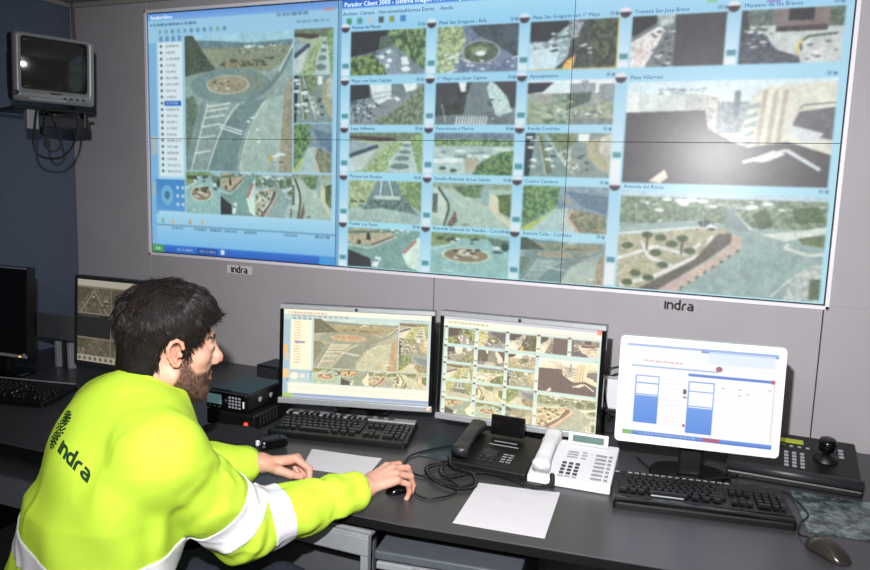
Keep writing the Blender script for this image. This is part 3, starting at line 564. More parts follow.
# ------------------------------------------------------------------ television on the left wall
def television():
    t = thing('television', 'small silver tube television hung on a bracket high in the left corner', 'television', (-2.386, 2.075, 1.800), rot=(R(4), 0, R(66)))
    W, H = .278, .246
    b = M(); o = rrect(W, H, .016, 5)
    def ring(pts, y): return [(x, y, z+H/2) for x, z in pts]
    outer = rrect(W, H, .009, 6); inner = rrect(W*.83, H*.75, .012, 6)
    inner = [(x, z+.016) for x, z in inner]; n = len(outer)
    V = ring(outer, .03)+ring([(x*.985, z*.985) for x, z in outer], 0)+ring([(x*1.03, (z-.016)*1.03+.016) for x, z in inner], -.004)+ring(inner, .012)
    F = []
    for k in range(3):
        for i in range(n): j = (i+1) % n; F.append((k*n+i, (k+1)*n+i, (k+1)*n+j, k*n+j))
    b.add(V, F, 0, True); b.box((0, .04, .018), (W*.98, .02, .03), .004)
    b.build('front_frame', m_tvs, t)
    s = M(); N = 14; V = []; F = []
    for a in range(N+1):
        for c in range(N+1):
            u, v = a/N*2-1, c/N*2-1; V.append((u*W*.42, .016-.030*(1-u*u*.6-v*v*.4)+.014, v*H*.38+H/2+.016))
    for a in range(N):
        for c in range(N): F.append((a*(N+1)+c, (a+1)*(N+1)+c, (a+1)*(N+1)+c+1, a*(N+1)+c+1))
    s.add(V, F, 0, True).build('picture_tube', m_glass, t)
    c = M(); o1 = [(x*.98, z*.98) for x, z in outer]; o2 = [(x*.62, z*.60-.01) for x, z in outer]
    V = ring(o1, .025)+ring(o1, .10)+ring(o2, .28)+ring(o2, .31); F = []
    for k in range(3):
        for i in range(n): j = (i+1) % n; F.append((k*n+i, (k+1)*n+i, (k+1)*n+j, k*n+j))
    F.append(tuple(3*n+i for i in range(n))); c.add(V, F).build('rear_shell', m_blk, t)
    for i in range(4): M().box((.03+.022*i, -.003, .022), (.012, .006, .007), .002).build('button', m_dgrey, t)
    M().box((0, -.002, .036), (.045, .004, .006), .001, seg=1).build('maker_strip', m_dgrey, t)
    q = M(); q.lathe([(.009, 0), (.009, .004), (.004, .005)], 16, T=Matrix.Translation((-.135, 0, .03)) @ Matrix.Rotation(R(90), 4, 'X')); q.build('power_button', m_dgrey, t)
    l = M().box((-.03, -.004, .012), (.13, .006, .012), .003); l.build('front_flap', m_steel, t)
    return t
television()
br = thing('television_bracket', 'black wall bracket carrying the small silver television', 'bracket', (-2.386, 2.075, 1.785), rot=(0, 0, R(66)))
M().box((.0, .16, -.006), (.27, .28, .012), .003).build('shelf', m_blk, br)
M().box((.03, .06, -.050), (.20, .05, .045), .006).box((.03, .27, -.025), (.04, .40, .022), .004).build('arm', m_dgrey, br)
M().box((-.075, .05, -.045), (.040, .05, .075), .004).build('end_block', m_steel, br)
M().box((.115, .05, -.035), (.016, .05, .065), .004).build('end_plate', m_blk, br)
cb = M(); cb.tube(bez([(-2.41, 2.01, 1.785), (-2.40, 1.99, 1.72), (-2.385, 1.97, 1.64), (-2.37, 1.99, 1.60), (-2.345, 2.05, 1.60), (-2.335, 2.10, 1.65), (-2.335, 2.125, 1.72), (-2.35, 2.13, 1.785)]), .0040)
tag(cb.build('television_cable', m_cable), 'black cable hanging in a long loop under the wall television', 'cable', None)
cb = M(); cb.tube(bez([(-2.41, 2.04, 1.78), (-2.39, 2.02, 1.70), (-2.37, 2.025, 1.625), (-2.35, 2.055, 1.64), (-2.365, 2.06, 1.70), (-2.40, 2.05, 1.77)]), .0035)
cb.box((-2.387, 2.015, 1.695), (.018, .018, .03), .004); tag(cb.build('aerial_cable', m_cable), 'shorter black cable with a plug hanging inside the loop under the wall television', 'cable')
cb = M(); cb.tube(bez([(-2.855, 2.59, 2.31), (-2.85, 2.585, 2.2), (-2.84, 2.58, 2.1), (-2.86, 2.56, 1.98), (-2.8, 2.4, 1.93), (-2.72, 2.25, 1.91)]), .007); tag(cb.build('ceiling_cable', m_gcable), 'pale cable running up the corner from the television to the ceiling', 'cable')

# ------------------------------------------------------------------ the long desk
DZ = .74
FRONT = [(-2.87, 1.472), (-1.82, 1.470), (-.668, 1.501), (-.119, 1.555), (.6, 1.63), (2.2, 1.80)]
desk = thing('control_desk', 'long dark grey control room desk with a black front edge', 'desk', (0, 0, 0))
pts = FRONT+[(2.2, 2.58), (-2.87, 2.58)]
M().prism(pts, DZ-.004, DZ, ch=.0015).build('desktop', m_desk, desk)
ins = [(x, y+.004) for x, y in FRONT]+[(2.19, 2.575), (-2.865, 2.575)]
M().prism(pts, DZ-.025, DZ-.004).build('edge_band', m_edge, desk)
M().box((-1.75, 2.1, .40), (2.2, .02, .56)).build('modesty_panel', mat('modesty_panel_grey', (128, 130, 142), .6), desk)
M().box((1.2, 2.1, .40), (1.9, .02, .56)).build('modesty_panel', m_dsteel, desk)
for x in (-2.84, -1.62, .55, 2.17): M().box((x, 2.05, .354), (.03, .85, .706), .003).build('support_panel', m_edge, desk)
def frame():
    f = M(); z = .694
    f.box((-.95, 1.535, z-.006), (.40, .075, .010), .003); f.box((-.95, 1.515, z+.001), (.40, .006, .006), .001); f.box((-.95, 1.508, z-.032), (.40, .022, .05), .004); f.box((-.762, 1.510, .319), (.021, .020, .638), .003); f.box((-1.14, 1.510, .319), (.021, .020, .638), .003)
    f.build('steel_frame', m_steel, desk)
frame()
M().box((-1.02, 1.60, .40), (.48, .02, .54), .004).build('back_panel', m_slate, desk)
ped = thing('drawer_pedestal', 'slate grey steel drawer unit standing under the desk', 'drawer unit', (-.582, 1.775, 0), R(7))
M().box((0, 0, .32), (.33, .50, .62), .004).build('body', m_dsteel, ped)
M().box((0, -.01, .662), (.35, .54, .022), .004).build('top', m_dsteel, ped)
for z in (.12, .30, .50):
    d = M().box((0, -.268, z), (.33, .02, .165), .004).build('drawer', m_dsteel, ped); M().box((0, -.286, z+.05), (.10, .014, .012), .003).build('handle', m_silver, d)
M().box((0, -.275, .637), (.34, .012, .018), .003).build('front_rail', m_steel, ped); M().box((-.07, -.286, .639), (.02, .012, .014), .002).build('lock', m_silver, ped)
cpu = thing('computer_tower', 'black computer tower standing under the desk right of the drawer unit', 'computer', (-.05, 1.85, 0))
M().box((0, 0, .26), (.19, .42, .46), .008).build('case', m_dgrey, cpu); M().box((0, -.214, .26), (.18, .012, .45), .004).build('front_cover', m_blk, cpu); M().box((0, -.222, .40), (.15, .006, .04), .001).build('disc_drive', m_silver, cpu)
for z in (.03,): M().box((0, 0, .015), (.15, .36, .03), .004).build('foot_base', m_blk, cpu)
# raised rail with two posts at the back of the left end
rl = thing('desk_rail', 'grey horizontal rail on two silver posts at the left end of the desk', 'rail', (-2.45, 2.22, DZ))
M().box((-.09, .0, .158), (.66, .03, .10), .004).build('rail', m_steel if False else mat('rail_grey', (84, 86, 90), .5), rl)
for x in (-.105, -.035): M().box((x, -.03, .054), (.030, .02, .108), .003).box((x, -.042, .054), (.008, .004, .108)).build('post', m_silver, rl)
M().box((-.07, -.024, .054), (.05, .012, .108)).build('backing_plate', m_dgrey, rl)

# ------------------------------------------------------------------ monitors
warm = lambda a: np.clip(soft_(soft_(a))*np.array([1.0, .88, .78])+np.array([56, 46, 38]), 0, 255)
soft_ = lambda a: (a+np.roll(a, 1, 0)+np.roll(a, -1, 0)+np.roll(a, 1, 1)+np.roll(a, -1, 1))/5
def desktop_pic(kind):
    H, W = 220, 350; a = np.zeros((H*2, W*2, 3), np.float32)
    if kind == 'map':
        p = Pic(a); left_window(p, rel=lambda u: u/.3481)
        p.grad(0, 0, 1, .06, (226, 236, 250), (240, 246, 252)); p.smudge(.03, .03, .3, .018, (130, 120, 110), 3); p.rect(.055, .118, .19, .672, (250, 248, 236))
        for i in range(16): p.smudge(.075, .14+.03*i, .12, .012, (150, 110, 90), i)
        p.rect(.08, .36, .15, .38, (90, 120, 200)); p.grad(.04, .835, 1, .95, (246, 250, 252), (222, 236, 250)); p.rect(.03, .88, 1, .885, (190, 200, 210)); p.grad(.0, .95, 1, 1, (90, 140, 220), (150, 190, 240)); p.rect(0, .95, .07, 1, (120, 190, 110)); p.rect(0, .68, .045, .78, (245, 190, 140)); p.rect(0, .4, .03, .5, (240, 170, 120))
        p.grad(.04, .685, .19, .82, (130, 190, 230), (150, 205, 235)); p.ell(.08, .752, .03, .042, (210, 232, 244)); p.smudge(.12, .72, .18, .05, (230, 240, 248), 3); p.smudge(.05, .052, .45, .016, (150, 150, 150), 8)
        return down2(warm(a))
    if kind == 'grid':
        b = np.zeros((H*2, int(W*2/.652), 3), np.float32); grid_window(Pic(b)); a = b[:, b.shape[1]-W*2:]
        p = Pic(a); p.grad(0, 0, 1, .03, (190, 212, 244), (120, 160, 230)); p.rect(.0, .03, 1, .1, (226, 236, 244)); p.smudge(.03, .05, .3, .02, (120, 150, 130), 4); p.rect(.97, .0, 1, .05, (220, 110, 100)); p.smudge(.6, .08, .98, .012, (150, 160, 190), 4)
        return down2(warm(a+8))
    if kind == 'forms':
        p = Pic(a); p.rect(0, 0, 1, 1, (250, 248, 250)); p.grad(0, 0, 1, .03, (200, 214, 240), (150, 176, 226)); p.rect(.0, .03, 1, .22, (244, 246, 252)); p.grad(.5, .0, 1, .05, (190, 208, 240), (100, 140, 214)); p.rect(.55, .03, .98, .16, (224, 236, 250), al=.8)
        p.smudge(.12, .17, .38, .02, (226, 150, 160), 4, .7); p.rect(.04, .235, .62, .25, (160, 190, 230)); p.ell(.625, .21, .022, .03, (150, 110, 130)); p.ell(.625, .215, .01, .014, (200, 90, 90))
        for (x0, y0, x1, y1, ys) in ((.07, .34, .235, .86, .56), (.43, .36, .605, .92, .64)):
            p.rect(x0, y0, x1, ys, (252, 252, 255)); 
            for y in (y0, y0+(ys-y0)*.36, ys-.02, ys): p.rect(x0, y, x1, y+.012, (130, 166, 226))
            p.rect(x0, y0, x0+.01, ys, (150, 180, 230)); p.rect(x1-.008, y0, x1, ys, (150, 180, 230)); p.grad(x0, ys+.01, x1, y1, (112, 158, 232), (90, 140, 224))
        for i in range(12): p.rect(.25, .36+.045*i, .40, .363+.045*i, (232, 224, 232)); p.smudge(.27, .37+.045*i, .36, .01, (236, 214, 220), i, .5)
        p.rect(.425, .28, .99, .31, (96, 136, 214)); p.rect(.965, .275, .985, .315, (210, 90, 90)); p.ell(.41, .48, .012, .03, (90, 90, 110)); p.rect(.4, .53, .425, .55, (170, 150, 160)); p.rect(.41, .83, .425, .86, (190, 70, 70))
        for (x, y) in ((.65, .4), (.76, .4), (.76, .46), (.81, .44), (.95, .38)): p.rect(x, y, x+.02, y+.012, (190, 190, 196))
        p.rect(.425, .31, .99, .93, (250, 248, 250), al=.0); p.rect(.985, .31, .99, .93, (220, 190, 180)); p.grad(0, .95, 1, 1, (120, 160, 226), (70, 116, 200)); p.rect(0, .95, .07, 1, (130, 190, 110)); p.rect(.55, .955, .66, .99, (180, 90, 110)); p.smudge(.12, .965, .5, .02, (190, 210, 240), 2, .6)
        return down2(a)
    if kind == 'four':
        p = Pic(a); p.rect(0, 0, 1, 1, (150, 140, 120)); p.rect(0, 0, 1, .08, (214, 206, 188)); tr = [(0, .1, .44, .4), (.45, .1, 1, .4), (0, .42, .44, .7), (.45, .42, 1, .7), (0, .72, .44, .92), (.45, .72, 1, .92)]
        for i, q in enumerate(tr):
            s = p.sub(*q); s.rect(0, 0, 1, 1, (136, 128, 106), (100, 94, 78), 14); s.line([(.1, 1), (.5, .1)], .05, (170, 160, 134)); s.line([(.9, 1), (.5, .1)], .05, (170, 160, 134)); s.poly([(0, .0), (.4, .0), (.2, .5), (0, .6)], (84, 80, 64), (120, 112, 90), 6); s.specks(.1, .3, .9, .9, 8, .1, [(180, 168, 140), (90, 84, 70)], i)
        p.rect(0, .42, .44, .7, (40, 38, 38)); p.smudge(.02, .43, .3, .02, (120, 116, 100), 3); p.rect(.46, .44, .56, .68, (196, 150, 120)); p.specks(.1, .75, .4, .9, 14, .04, [(140, 104, 84), (104, 108, 80)], 4); p.rect(0, .92, 1, 1, (206, 196, 170)); 
        for i in range(14): p.ell(.03+.07*i, .96, .02, .022, (120, 112, 96))
        return down2(a)
m_scr = attr_mat('monitor_screen', .3, emission=.95, base=(.03, .03, .03)); m_scrd = attr_mat('dim_monitor_screen', .3, emission=.55, base=(.03, .03, .03)); m_scrw = attr_mat('bright_monitor_screen', .3, emission=1.0, base=(.03, .03, .03))
def monitor(name, label, c, rz, W, H, zb, kind, style, base=(.12, .20, .16), mscr=None, tilt=3, group=None):
    t = thing(name, label, 'monitor', (c[0], c[1], DZ), R(rz), 'monitors on the desk'); zb -= DZ
    TL = Matrix.Translation((0, 0, zb)) @ Matrix.Rotation(R(-tilt), 4, 'X')
    top, side, bot = dict(hp=(.016, .013, .020), white=(.020, .020, .022), black=(.016, .018, .022), thin=(.014, .014, .016))[style]
    mf = dict(hp=m_silver, white=m_white, black=m_blk, thin=m_dgrey)[style]
    sw, sh = W-2*side, H-top-bot; cz = bot+sh/2
    def outline(y, pts): return [(x, y, z) for x, z in pts]
    r = .012 if style == 'white' else .004
    outer = rrect(W, H, r, 5, 0, H/2); inner = rrect(sw, sh, .0008, 5, 0, cz); n = len(outer)
    f = M(); V = outline(.028, outer)+outline(.002, outer)+outline(0, [(x*.995, (z-H/2)*.995+H/2) for x, z in outer])+outline(0, inner)+outline(.004, inner); F = []
    for k in range(4):
        for i in range(n): j = (i+1) % n; F.append((k*n+i, (k+1)*n+i, (k+1)*n+j, k*n+j))
    f.add(V, F, 0, False, TL)
    if style == 'hp':
        f.build('bezel', m_blk2, t)
        M().box((0, -.002, H-top/2), (W, .012, top), .003, T=TL).build('top_strip', m_silver, t); M().box((0, -.002, bot/2), (W, .012, bot), .003, T=TL).build('bottom_strip', m_silver, t)
        q = M(); q.lathe([(.0055, 0), (.005, .0015)], 16, T=TL @ Matrix.Translation((0, -.008, H-top/2)) @ Matrix.Rotation(R(90), 4, 'X')); q.build('round_badge', m_dgrey, t)
        M().box((W/2-.012, -.009, bot*.55), (.008, .002, .004), .0005, T=TL).build('power_light', m_amber if kind == 'map' else m_red, t)
    elif style == 'black':
        f.build('bezel', m_blk, t); M().box((0, -.001, bot*.4), (W, .008, .012), .003, T=TL).build('bottom_strip', m_steel, t); M().box((0, -.001, H-.004), (W*.98, .008, .006), .002, T=TL).build('top_strip', m_tvs, t)
        M().box((W/2-.03, -.006, bot*.4), (.008, .003, .004), .0005, T=TL).build('power_light', m_amber, t); M().box((W/2-.010, -.006, bot*.75), (.012, .004, .012), .002, T=TL).build('power_button', m_silver, t)
    else: f.build('bezel', mf, t)
    b = M(); o1 = [(x, z) for x, z in outer]; o2 = [(x*.7, (z-H/2)*.6+H/2) for x, z in outer]
    V = outline(.028, o1)+outline(.036, o1)+outline(.062, o2); F = []
    for k in range(2):
        for i in range(n): j = (i+1) % n; F.append((k*n+i, (k+1)*n+i, (k+1)*n+j, k*n+j))
    F.append(tuple(2*n+i for i in range(n))); b.add(V, F, 0, False, TL).build('rear_shell', m_white if style == 'white' else m_blk, t)
    if kind is None: M().box((0, .005, cz), (sw, .002, sh), T=TL).build('screen', m_blk2, t)
    else: picture_mesh('screen', desktop_pic(kind), sw, sh, mscr or m_scr, t, TL @ Matrix.Translation((0, .0035, cz)))
    bw, bd, by = base[1], base[0], base[2]
    M().box((0, .075, (zb+H*.55)/2), (.065, .028, zb+H*.5), .008).box((0, .055, zb+H*.5), (.10, .03, .10), .006).build('neck', m_blk, t)
    s = M(); s.prism([(x, y+by) for x, y in rrect(bw, bd, min(bw, bd)*.4, 6)], .0, .012, ch=.004); s.build('stand_base', m_blk2, t)
    return t
monitor('monitor', 'silver and black wide monitor showing a roundabout camera, between the radio and the second monitor', (-1.108, 2.09), 15.5, .522, .335, .80, 'map', 'hp', (.13, .20, .15))
monitor('monitor', 'silver and black wide monitor showing a grid of camera pictures, behind the black phone', (-.566, 2.122), 2.0, .520, .348, .80, 'grid', 'hp', (.14, .22, .15))
monitor('monitor', 'white framed monitor with a bright white and blue form on its screen', (-.038, 2.043), 6.8, .425, .298, .85, 'forms', 'white', (.19, .22, .07), m_scrw)
monitor('monitor', 'black monitor with a dim camera grid, partly hidden behind the head of the seated person', (-2.175, 2.11), 1, .41, .355, .792, 'four', 'thin', (.12, .2, .05), m_scrd)
monitor('monitor', 'black switched-off monitor at the far left end of the desk', (-2.635, 1.93), 4, .40, .350, .835, None, 'black', (.16, .22, .08), None)

# ------------------------------------------------------------------ keyboards
def keyboard(label, c, rz, style):
    t = thing('keyboard', label, 'keyboard', (c[0], c[1], DZ), R(rz), 'keyboards on the desk'); W, D = .45, .185
    tilt = Matrix.Rotation(R(4.5), 4, 'X'); T0 = Matrix.Translation((0, -D/2, .002)) @ tilt
    b = M()
    if style == 'media':
        b.prism(rrect(W, D-.005, .012, 4, 0, D/2), 0, .018, T=T0, ch=.004); b.build('body', m_blk, t)
        M().box((0, D-.020, .020), (W*.98, .030, .006), .002, T=T0).build('silver_strip', m_silver, t)
        for i in range(9): M().box((-.18+.036*i+(.02 if i > 2 else 0)+(.02 if i > 5 else 0)-.01, D-.020, .0245), (.022, .010, .004), .0018, T=T0).build('media_button', m_dgrey, t)
        y0 = .030; oy = .020
    elif style == 'rest':
        b.prism(rrect(W, D+.01, .010, 4, 0, D/2-.005), 0, .016, T=T0, ch=.003); b.build('body', m_blk, t)
        b = M(); pr = [(-.0, 0)]; V = []; n = 8
        for sx in (-W/2+.002, W/2-.002):
            for i in range(n+1): a = math.pi*i/n; V.append((sx, .014-.024*math.cos(a)*1.0, .006+.016*math.sin(a)))
        F = [(i, i+1, n+1+i+1, n+1+i) for i in range(n)]+[tuple(range(n, -1, -1)), tuple(range(n+1, 2*n+2))]
        b.add(V, F, 0, True, T0).build('palm_rest', m_blk2, t); y0 = .052; oy = .040
        for g_, (x0, nn) in enumerate(((-.213, 1), (-.178, 4), (-.105, 4), (-.030, 4), (.045, 3))):
            for i in range(nn): M().box((x0+.0185*i, D-.010, .0165), (.012, .004, .002), .0005, seg=1, T=T0).build('light_label', m_silver, t)
        M().box((-.085, .045, .020), (.085, .003, .004), .001, T=T0).build('bright_edge', m_silver, t)
    else:
        b.prism(rrect(W, D, .008, 4, 0, D/2), 0, .018, T=T0, ch=.003); b.build('body', m_blk, t); y0 = .024; oy = .016
        M().box((0, D-.004, .022), (W*.96, .006, .004), .001, T=T0).build('silver_strip', m_silver, t)
    sp = (D-y0-.036)/5.6; k = .0188; cache = {}
    def key(x, y, w=1.0, h=1.0):
        kk = (w, h)
        if kk not in cache: cache[kk] = M().box((0, 0, .0), (k*w-.0025, sp*h-.0025, .008), .0016, seg=1, taper=(.86, .82)).build('key', m_key, t); o = cache[kk]
        else: o = cache[kk].copy(); COL.objects.link(o); o.parent = t
        o.matrix_local = T0 @ Matrix.Translation((x, y, .0215))
    x0 = -W/2+.014; ys = [y0+sp*(i+.5) for i in range(5)]+[y0+sp*5.65]
    for i, w_ in enumerate((1.4, 1.2, 1.2)): key(x0+k*(.7, 2.0, 3.2)[i], ys[0], w_)
    key(x0+k*6.9, ys[0], 6.0)
    for i in range(3): key(x0+k*(10.6+1.45*i), ys[0], 1.3)
    key(x0+k*1.1, ys[1], 2.2); [key(x0+k*(2.7+i), ys[1]) for i in range(10)]; key(x0+k*13.6, ys[1], 2.6)
    key(x0+k*.85, ys[2], 1.7); [key(x0+k*(2.2+i), ys[2]) for i in range(11)]; key(x0+k*13.8, ys[2], 2.2)
    key(x0+k*.75, ys[3], 1.5); [key(x0+k*(2.0+i), ys[3]) for i in range(12)]; key(x0+k*14.2, ys[3], 1.4)
    [key(x0+k*(.5+i), ys[4]) for i in range(13)]; key(x0+k*13.95, ys[4], 1.9)
    key(x0+k*.5, ys[5]); [key(x0+k*(2.4+i+(.4 if i > 3 else 0)+(.4 if i > 7 else 0)), ys[5]) for i in range(12)]
    xa = x0+k*15.3
    for i in range(3): key(xa+k*(.5+i), ys[4]); key(xa+k*(.5+i), ys[3]); key(xa+k*(.5+i), ys[0]); 
    key(xa+k*1.5, ys[1])
    xn = xa+k*3.4
    for r_ in range(4):
        for i in range(3): key(xn+k*(.5+i), ys[1+r_])
    key(xn+k*1, ys[0], 2); key(xn+k*2.5, ys[0]); key(xn+k*3.45, ys[3], .9, 2) ; key(xn+k*3.45, ys[1]-sp*.5, .9, 2)
    return t
keyboard('black keyboard with a silver button strip in front of the roundabout monitor', (-1.093, 1.995), 11, 'media')
keyboard('black keyboard with glossy palm rest in front of the white framed monitor', (-.016, 1.945), 8.5, 'rest').scale = (.965, .965, 1)
keyboard('black keyboard at the far left end of the desk', (-2.37, 1.80), 11, 'plain')

# ------------------------------------------------------------------ radio set, speaker, pouch, microphone
T = thing('power_unit', 'black power unit with a red light under the radio set', 'power unit', (-1.445, 1.985, DZ), R(0))
M().box((0, 0, .029), (.19, .22, .052), .006).build('case', m_blk, T)
for i in range(6): M().box((.096, -.08+.018*i, .03), (.003, .006, .03)).build('vent', m_dgrey, T)
for x in (-.07, .07):
    for y in (-.08, .08): M().box((x, y, .002), (.02, .02, .004)).build('foot', m_blk, T)
q = M(); q.lathe([(.007, 0), (.007, .003), (.003, .006)], 16, T=Matrix.Translation((.062, -.110, .022)) @ Matrix.Rotation(R(90), 4, 'X')); q.build('red_light', m_red, T)
T = thing('radio_set', 'black two-way radio with teal lid, small green display and keypad', 'radio', (-1.462, 1.982, DZ+.056), R(-1))
M().box((0, .004, .030), (.158, .195, .056), .005).build('case', m_blk, T); M().box((0, .008, .0595), (.15, .18, .004), .0015).build('lid', m_teal, T)
fp = M().box((0, -.098, .029), (.160, .012, .058), .004).build('front_panel', m_blk2, T)
M().box((-.046, -.105, .034), (.058, .003, .032), .0008, seg=1).build('display', m_lcd, T)
for r_ in range(4):
    for c_ in range(4): M().box((.016+.013*c_, -.1055, .046-.0105*r_), (.009, .004, .007), .0015, seg=1).build('button', m_grey, T)
for c_ in range(3): M().box((-.062+.018*c_, -.1055, .010), (.010, .003, .004), .001, seg=1).build('button', m_grey, T)
q = M(); q.lathe([(.007, 0), (.006, .008)], 14, T=Matrix.Translation((.003, -.104, .034)) @ Matrix.Rotation(R(90), 4, 'X')); q.build('dial', m_dgrey, T)
M().box((.071, -.1055, .028), (.006, .004, .022), .0015).build('white_switch', m_white, T)
q = M(); 
for y in (-.03, .03): q.lathe([(.009, 0), (.009, .004)], 14, T=Matrix.Translation((.079, y, .03)) @ Matrix.Rotation(R(90), 4, 'Y'))
q.build('socket', m_steel, T)
T = thing('desk_speaker', 'small black loudspeaker box between the radio and the roundabout monitor', 'speaker', (-1.535, 2.27, DZ), R(-5))
M().box((0, 0, .062), (.105, .11, .118), .008).build('case', m_blk, T); M().box((0, -.056, .062), (.09, .004, .10), .003).build('grille', m_dgrey, T)
for x in (-.035, .035):
    M().box((x, 0, .002), (.015, .08, .004)).build('foot', m_blk, T)
def pouch():
    N = 26; V = []; F = []; r = random.Random(4)
    nz = vnoise(N, N, 5, 9)
    for top in (1, 0):
        for i in range(N):
            for j in range(N):
                u, v = i/(N-1)*2-1, j/(N-1)*2-1; e = max(0, 1-u**4)*max(0, 1-v**4)
                V.append((u*.115*(1-.08*v), v*.058*(1+.1*u), (.003+e*(.022+.018*nz[i, j])) if top else .0005))
    for i in range(N-1):
        for j in range(N-1):
            a = i*N+j; F.append((a, a+N, a+N+1, a+1)); b = a+N*N; F.append((b, b+1, b+N+1, b+N))
    for i in range(N-1):
        for (a, b) in ((i*N, (i+1)*N), ((i+1)*N+N-1, i*N+N-1), (N*(N-1)+i, N*(N-1)+i+1), (i+1, i)): F.append((a, b, b+N*N, a+N*N))
    m = M().add(V, F, 0, True); o = m.build('pouch', m_cloth, None, (-1.400, 1.80, DZ), (0, 0, R(8)))
    tag(o, 'soft black cloth pouch lying in front of the radio', 'pouch')
pouch()
T = thing('hand_microphone', 'black hand microphone with a bright tip beside the left hand', 'microphone', (-1.225, 1.790, DZ), R(-35))
M().box((0, 0, .018), (.055, .085, .030), .010).build('body', m_blk2, T); M().box((.0, -.046, .022), (.010, .012, .018), .004).build('bright_tip', m_white, T)

# ------------------------------------------------------------------ telephones
def phone(name, label, loc, rz, mbody, mkey, mhand, W, Dp, h0, h1, mscr, flap, small):
    t = thing(name, label, 'telephone', (loc[0], loc[1], DZ), R(rz), 'telephones on the desk'); th = math.atan2(h1-h0, Dp)
    V = [(-W/2, 0, 0), (W/2, 0, 0), (W/2, Dp, 0), (-W/2, Dp, 0), (-W/2, 0, h0), (W/2, 0, h0), (W/2, Dp, h1), (-W/2, Dp, h1)]
    b = bmesh.new(); vs = [b.verts.new(v) for v in V]
    for f in ((3, 2, 1, 0), (4, 5, 6, 7), (0, 1, 5, 4), (1, 2, 6, 5), (2, 3, 7, 6), (3, 0, 4, 7)): b.faces.new([vs[i] for i in f])
    bmesh.ops.bevel(b, geom=b.edges[:], offset=.005, segments=3, profile=.5, affect='EDGES'); M().bm(b).build('body', mbody, t)
    S = Matrix.Translation((0, 0, h0)) @ Matrix.Rotation(th, 4, 'X'); sl = Dp/math.cos(th)
    # handset lying along the left edge
    hx = -W/2+.036; prof = []; h = M(); n = 22; ring = 12; V = []; F = []
    for i in range(n+1):
        u = i/n; y = .004+u*(sl-.012); e = abs(2*u-1); wdt = .021+.006*e**3; hgt = .013+.010*max(0, e-.55)*2; z = .030-.010*e**2
        cap = min(1, math.sqrt(max(0, 1-((e-.93)/.07)**2))) if e > .93 else 1
        for k in range(ring):
            a = 2*math.pi*k/ring; ca, sa = math.cos(a), math.sin(a); q = .6
            V.append((hx+wdt*cap*math.copysign(abs(ca)**q, ca), y, z+hgt*cap*math.copysign(abs(sa)**q, sa)))
    for i in range(n):
        for k in range(ring): j = (k+1) % ring; F.append((i*ring+k, i*ring+j, (i+1)*ring+j, (i+1)*ring+k))
    F += [tuple(range(ring)), tuple(n*ring+k for k in range(ring-1, -1, -1))]
    h.add(V, F, 0, True, S).build('handset', mhand, t)
    kx = -W/2+.088
    for r_ in range(4):
        for c_ in range(3): M().box((kx+.0185*c_, sl*.16+.0175*r_, .0015), (.0125, .009, .005), .002, T=S).build('button', mkey, t)
    if small == 'white':
        for r_ in range(7): M().box((W/2-.042, sl*.12+.0205*r_, .001), (.030, .011, .003), .001, seg=1, T=S).build('label_strip', m_grey, t); M().box((W/2-.017, sl*.12+.0205*r_, .001), (.010, .011, .004), .001, seg=1, T=S).build('line_key', m_steel, t)
        for c_ in range(3): M().box((kx+.0185*c_, sl*.09, .001), (.014, .006, .003), .001, seg=1, T=S).build('line_key', m_grey, t)
        for r_ in range(3): M().box((kx+.015, sl*.56+.014*r_, .001), (.030, .007, .003), .001, seg=1, T=S).build('label_strip', m_grey, t); M().box((kx+.047, sl*.56+.016*r_, .001), (.014, .006, .003), .001, seg=1, T=S).build('line_key', m_steel, t)
    else:
        for r_ in range(4):
            for c_ in range(2): M().box((kx+.066+.018*c_, sl*.20+.013*r_, .001), (.014, .004, .002), .0005, seg=1, T=S).build('white_print', m_grey, t)
        q = M(); q.lathe([(.022, .0), (.022, .002), (.018, .003)], 24, T=S @ Matrix.Translation((kx-.004+.02, sl*.38, 0))); q.build('dial_ring', m_dgrey, t)
        for r_ in range(2): M().box((kx+.045, sl*.62+.02*r_, .001), (.09-.02*r_, .003, .002), .0005, seg=1, T=S).build('white_print', m_grey, t)
    fx, fw, fh, fa = flap
    Fm = S @ Matrix.Translation((fx, sl*.86, .006)) @ Matrix.Rotation(R(fa), 4, 'X')
    M().box((0, .0, fh/2), (fw, .010, fh), .003, T=Fm).build('display_flap', mbody if small == 'white' else m_blk2, t)
    M().box((0, -.0056, fh/2), (fw*.78, .002, fh*.55), .0005, seg=1, T=Fm).build('display', mscr, t)
    return t
wp = phone('telephone', 'white desk telephone with grey display, right of the black telephone', (-.347, 1.885), 2, m_white, m_darkkey, m_white, .225, .215, .022, .062, m_lcdg, (.025, .115, .036, -22), 'white')
bp = phone('telephone', 'black desk telephone with a raised dark display flap', (-.580, 1.880), -1, m_blk, m_dgrey, m_dgrey, .235, .195, .022, .060, m_blk2, (.012, .105, .062, -14), 'black')
c1 = coil([(-.675, 1.905, .765), (-.70, 1.85, .748), (-.66, 1.80, .748), (-.60, 1.86, .75), (-.52, 1.865, .75), (-.43, 1.83, .75), (-.385, 1.84, .76), (-.39, 1.885, .772)], .0052, 85, .0016)
cc = M(); cc.tube(c1, .0017, 5); cord = cc.build('handset_cord', m_cable); tag(cord, 'black coiled cord running in front of both telephones to the white handset', 'cord')
c1 = coil([(-.70, 1.885, .752), (-.735, 1.83, .749), (-.69, 1.765, .749), (-.62, 1.735, .749), (-.575, 1.77, .749), (-.60, 1.83, .758), (-.66, 1.84, .762), (-.685, 1.875, .775)], .0052, 75, .0016)
cc = M(); cc.tube(c1, .0017, 5); tag(cc.build('handset_cord', m_cable), 'black coiled cord looped in front of the black telephone', 'cord')
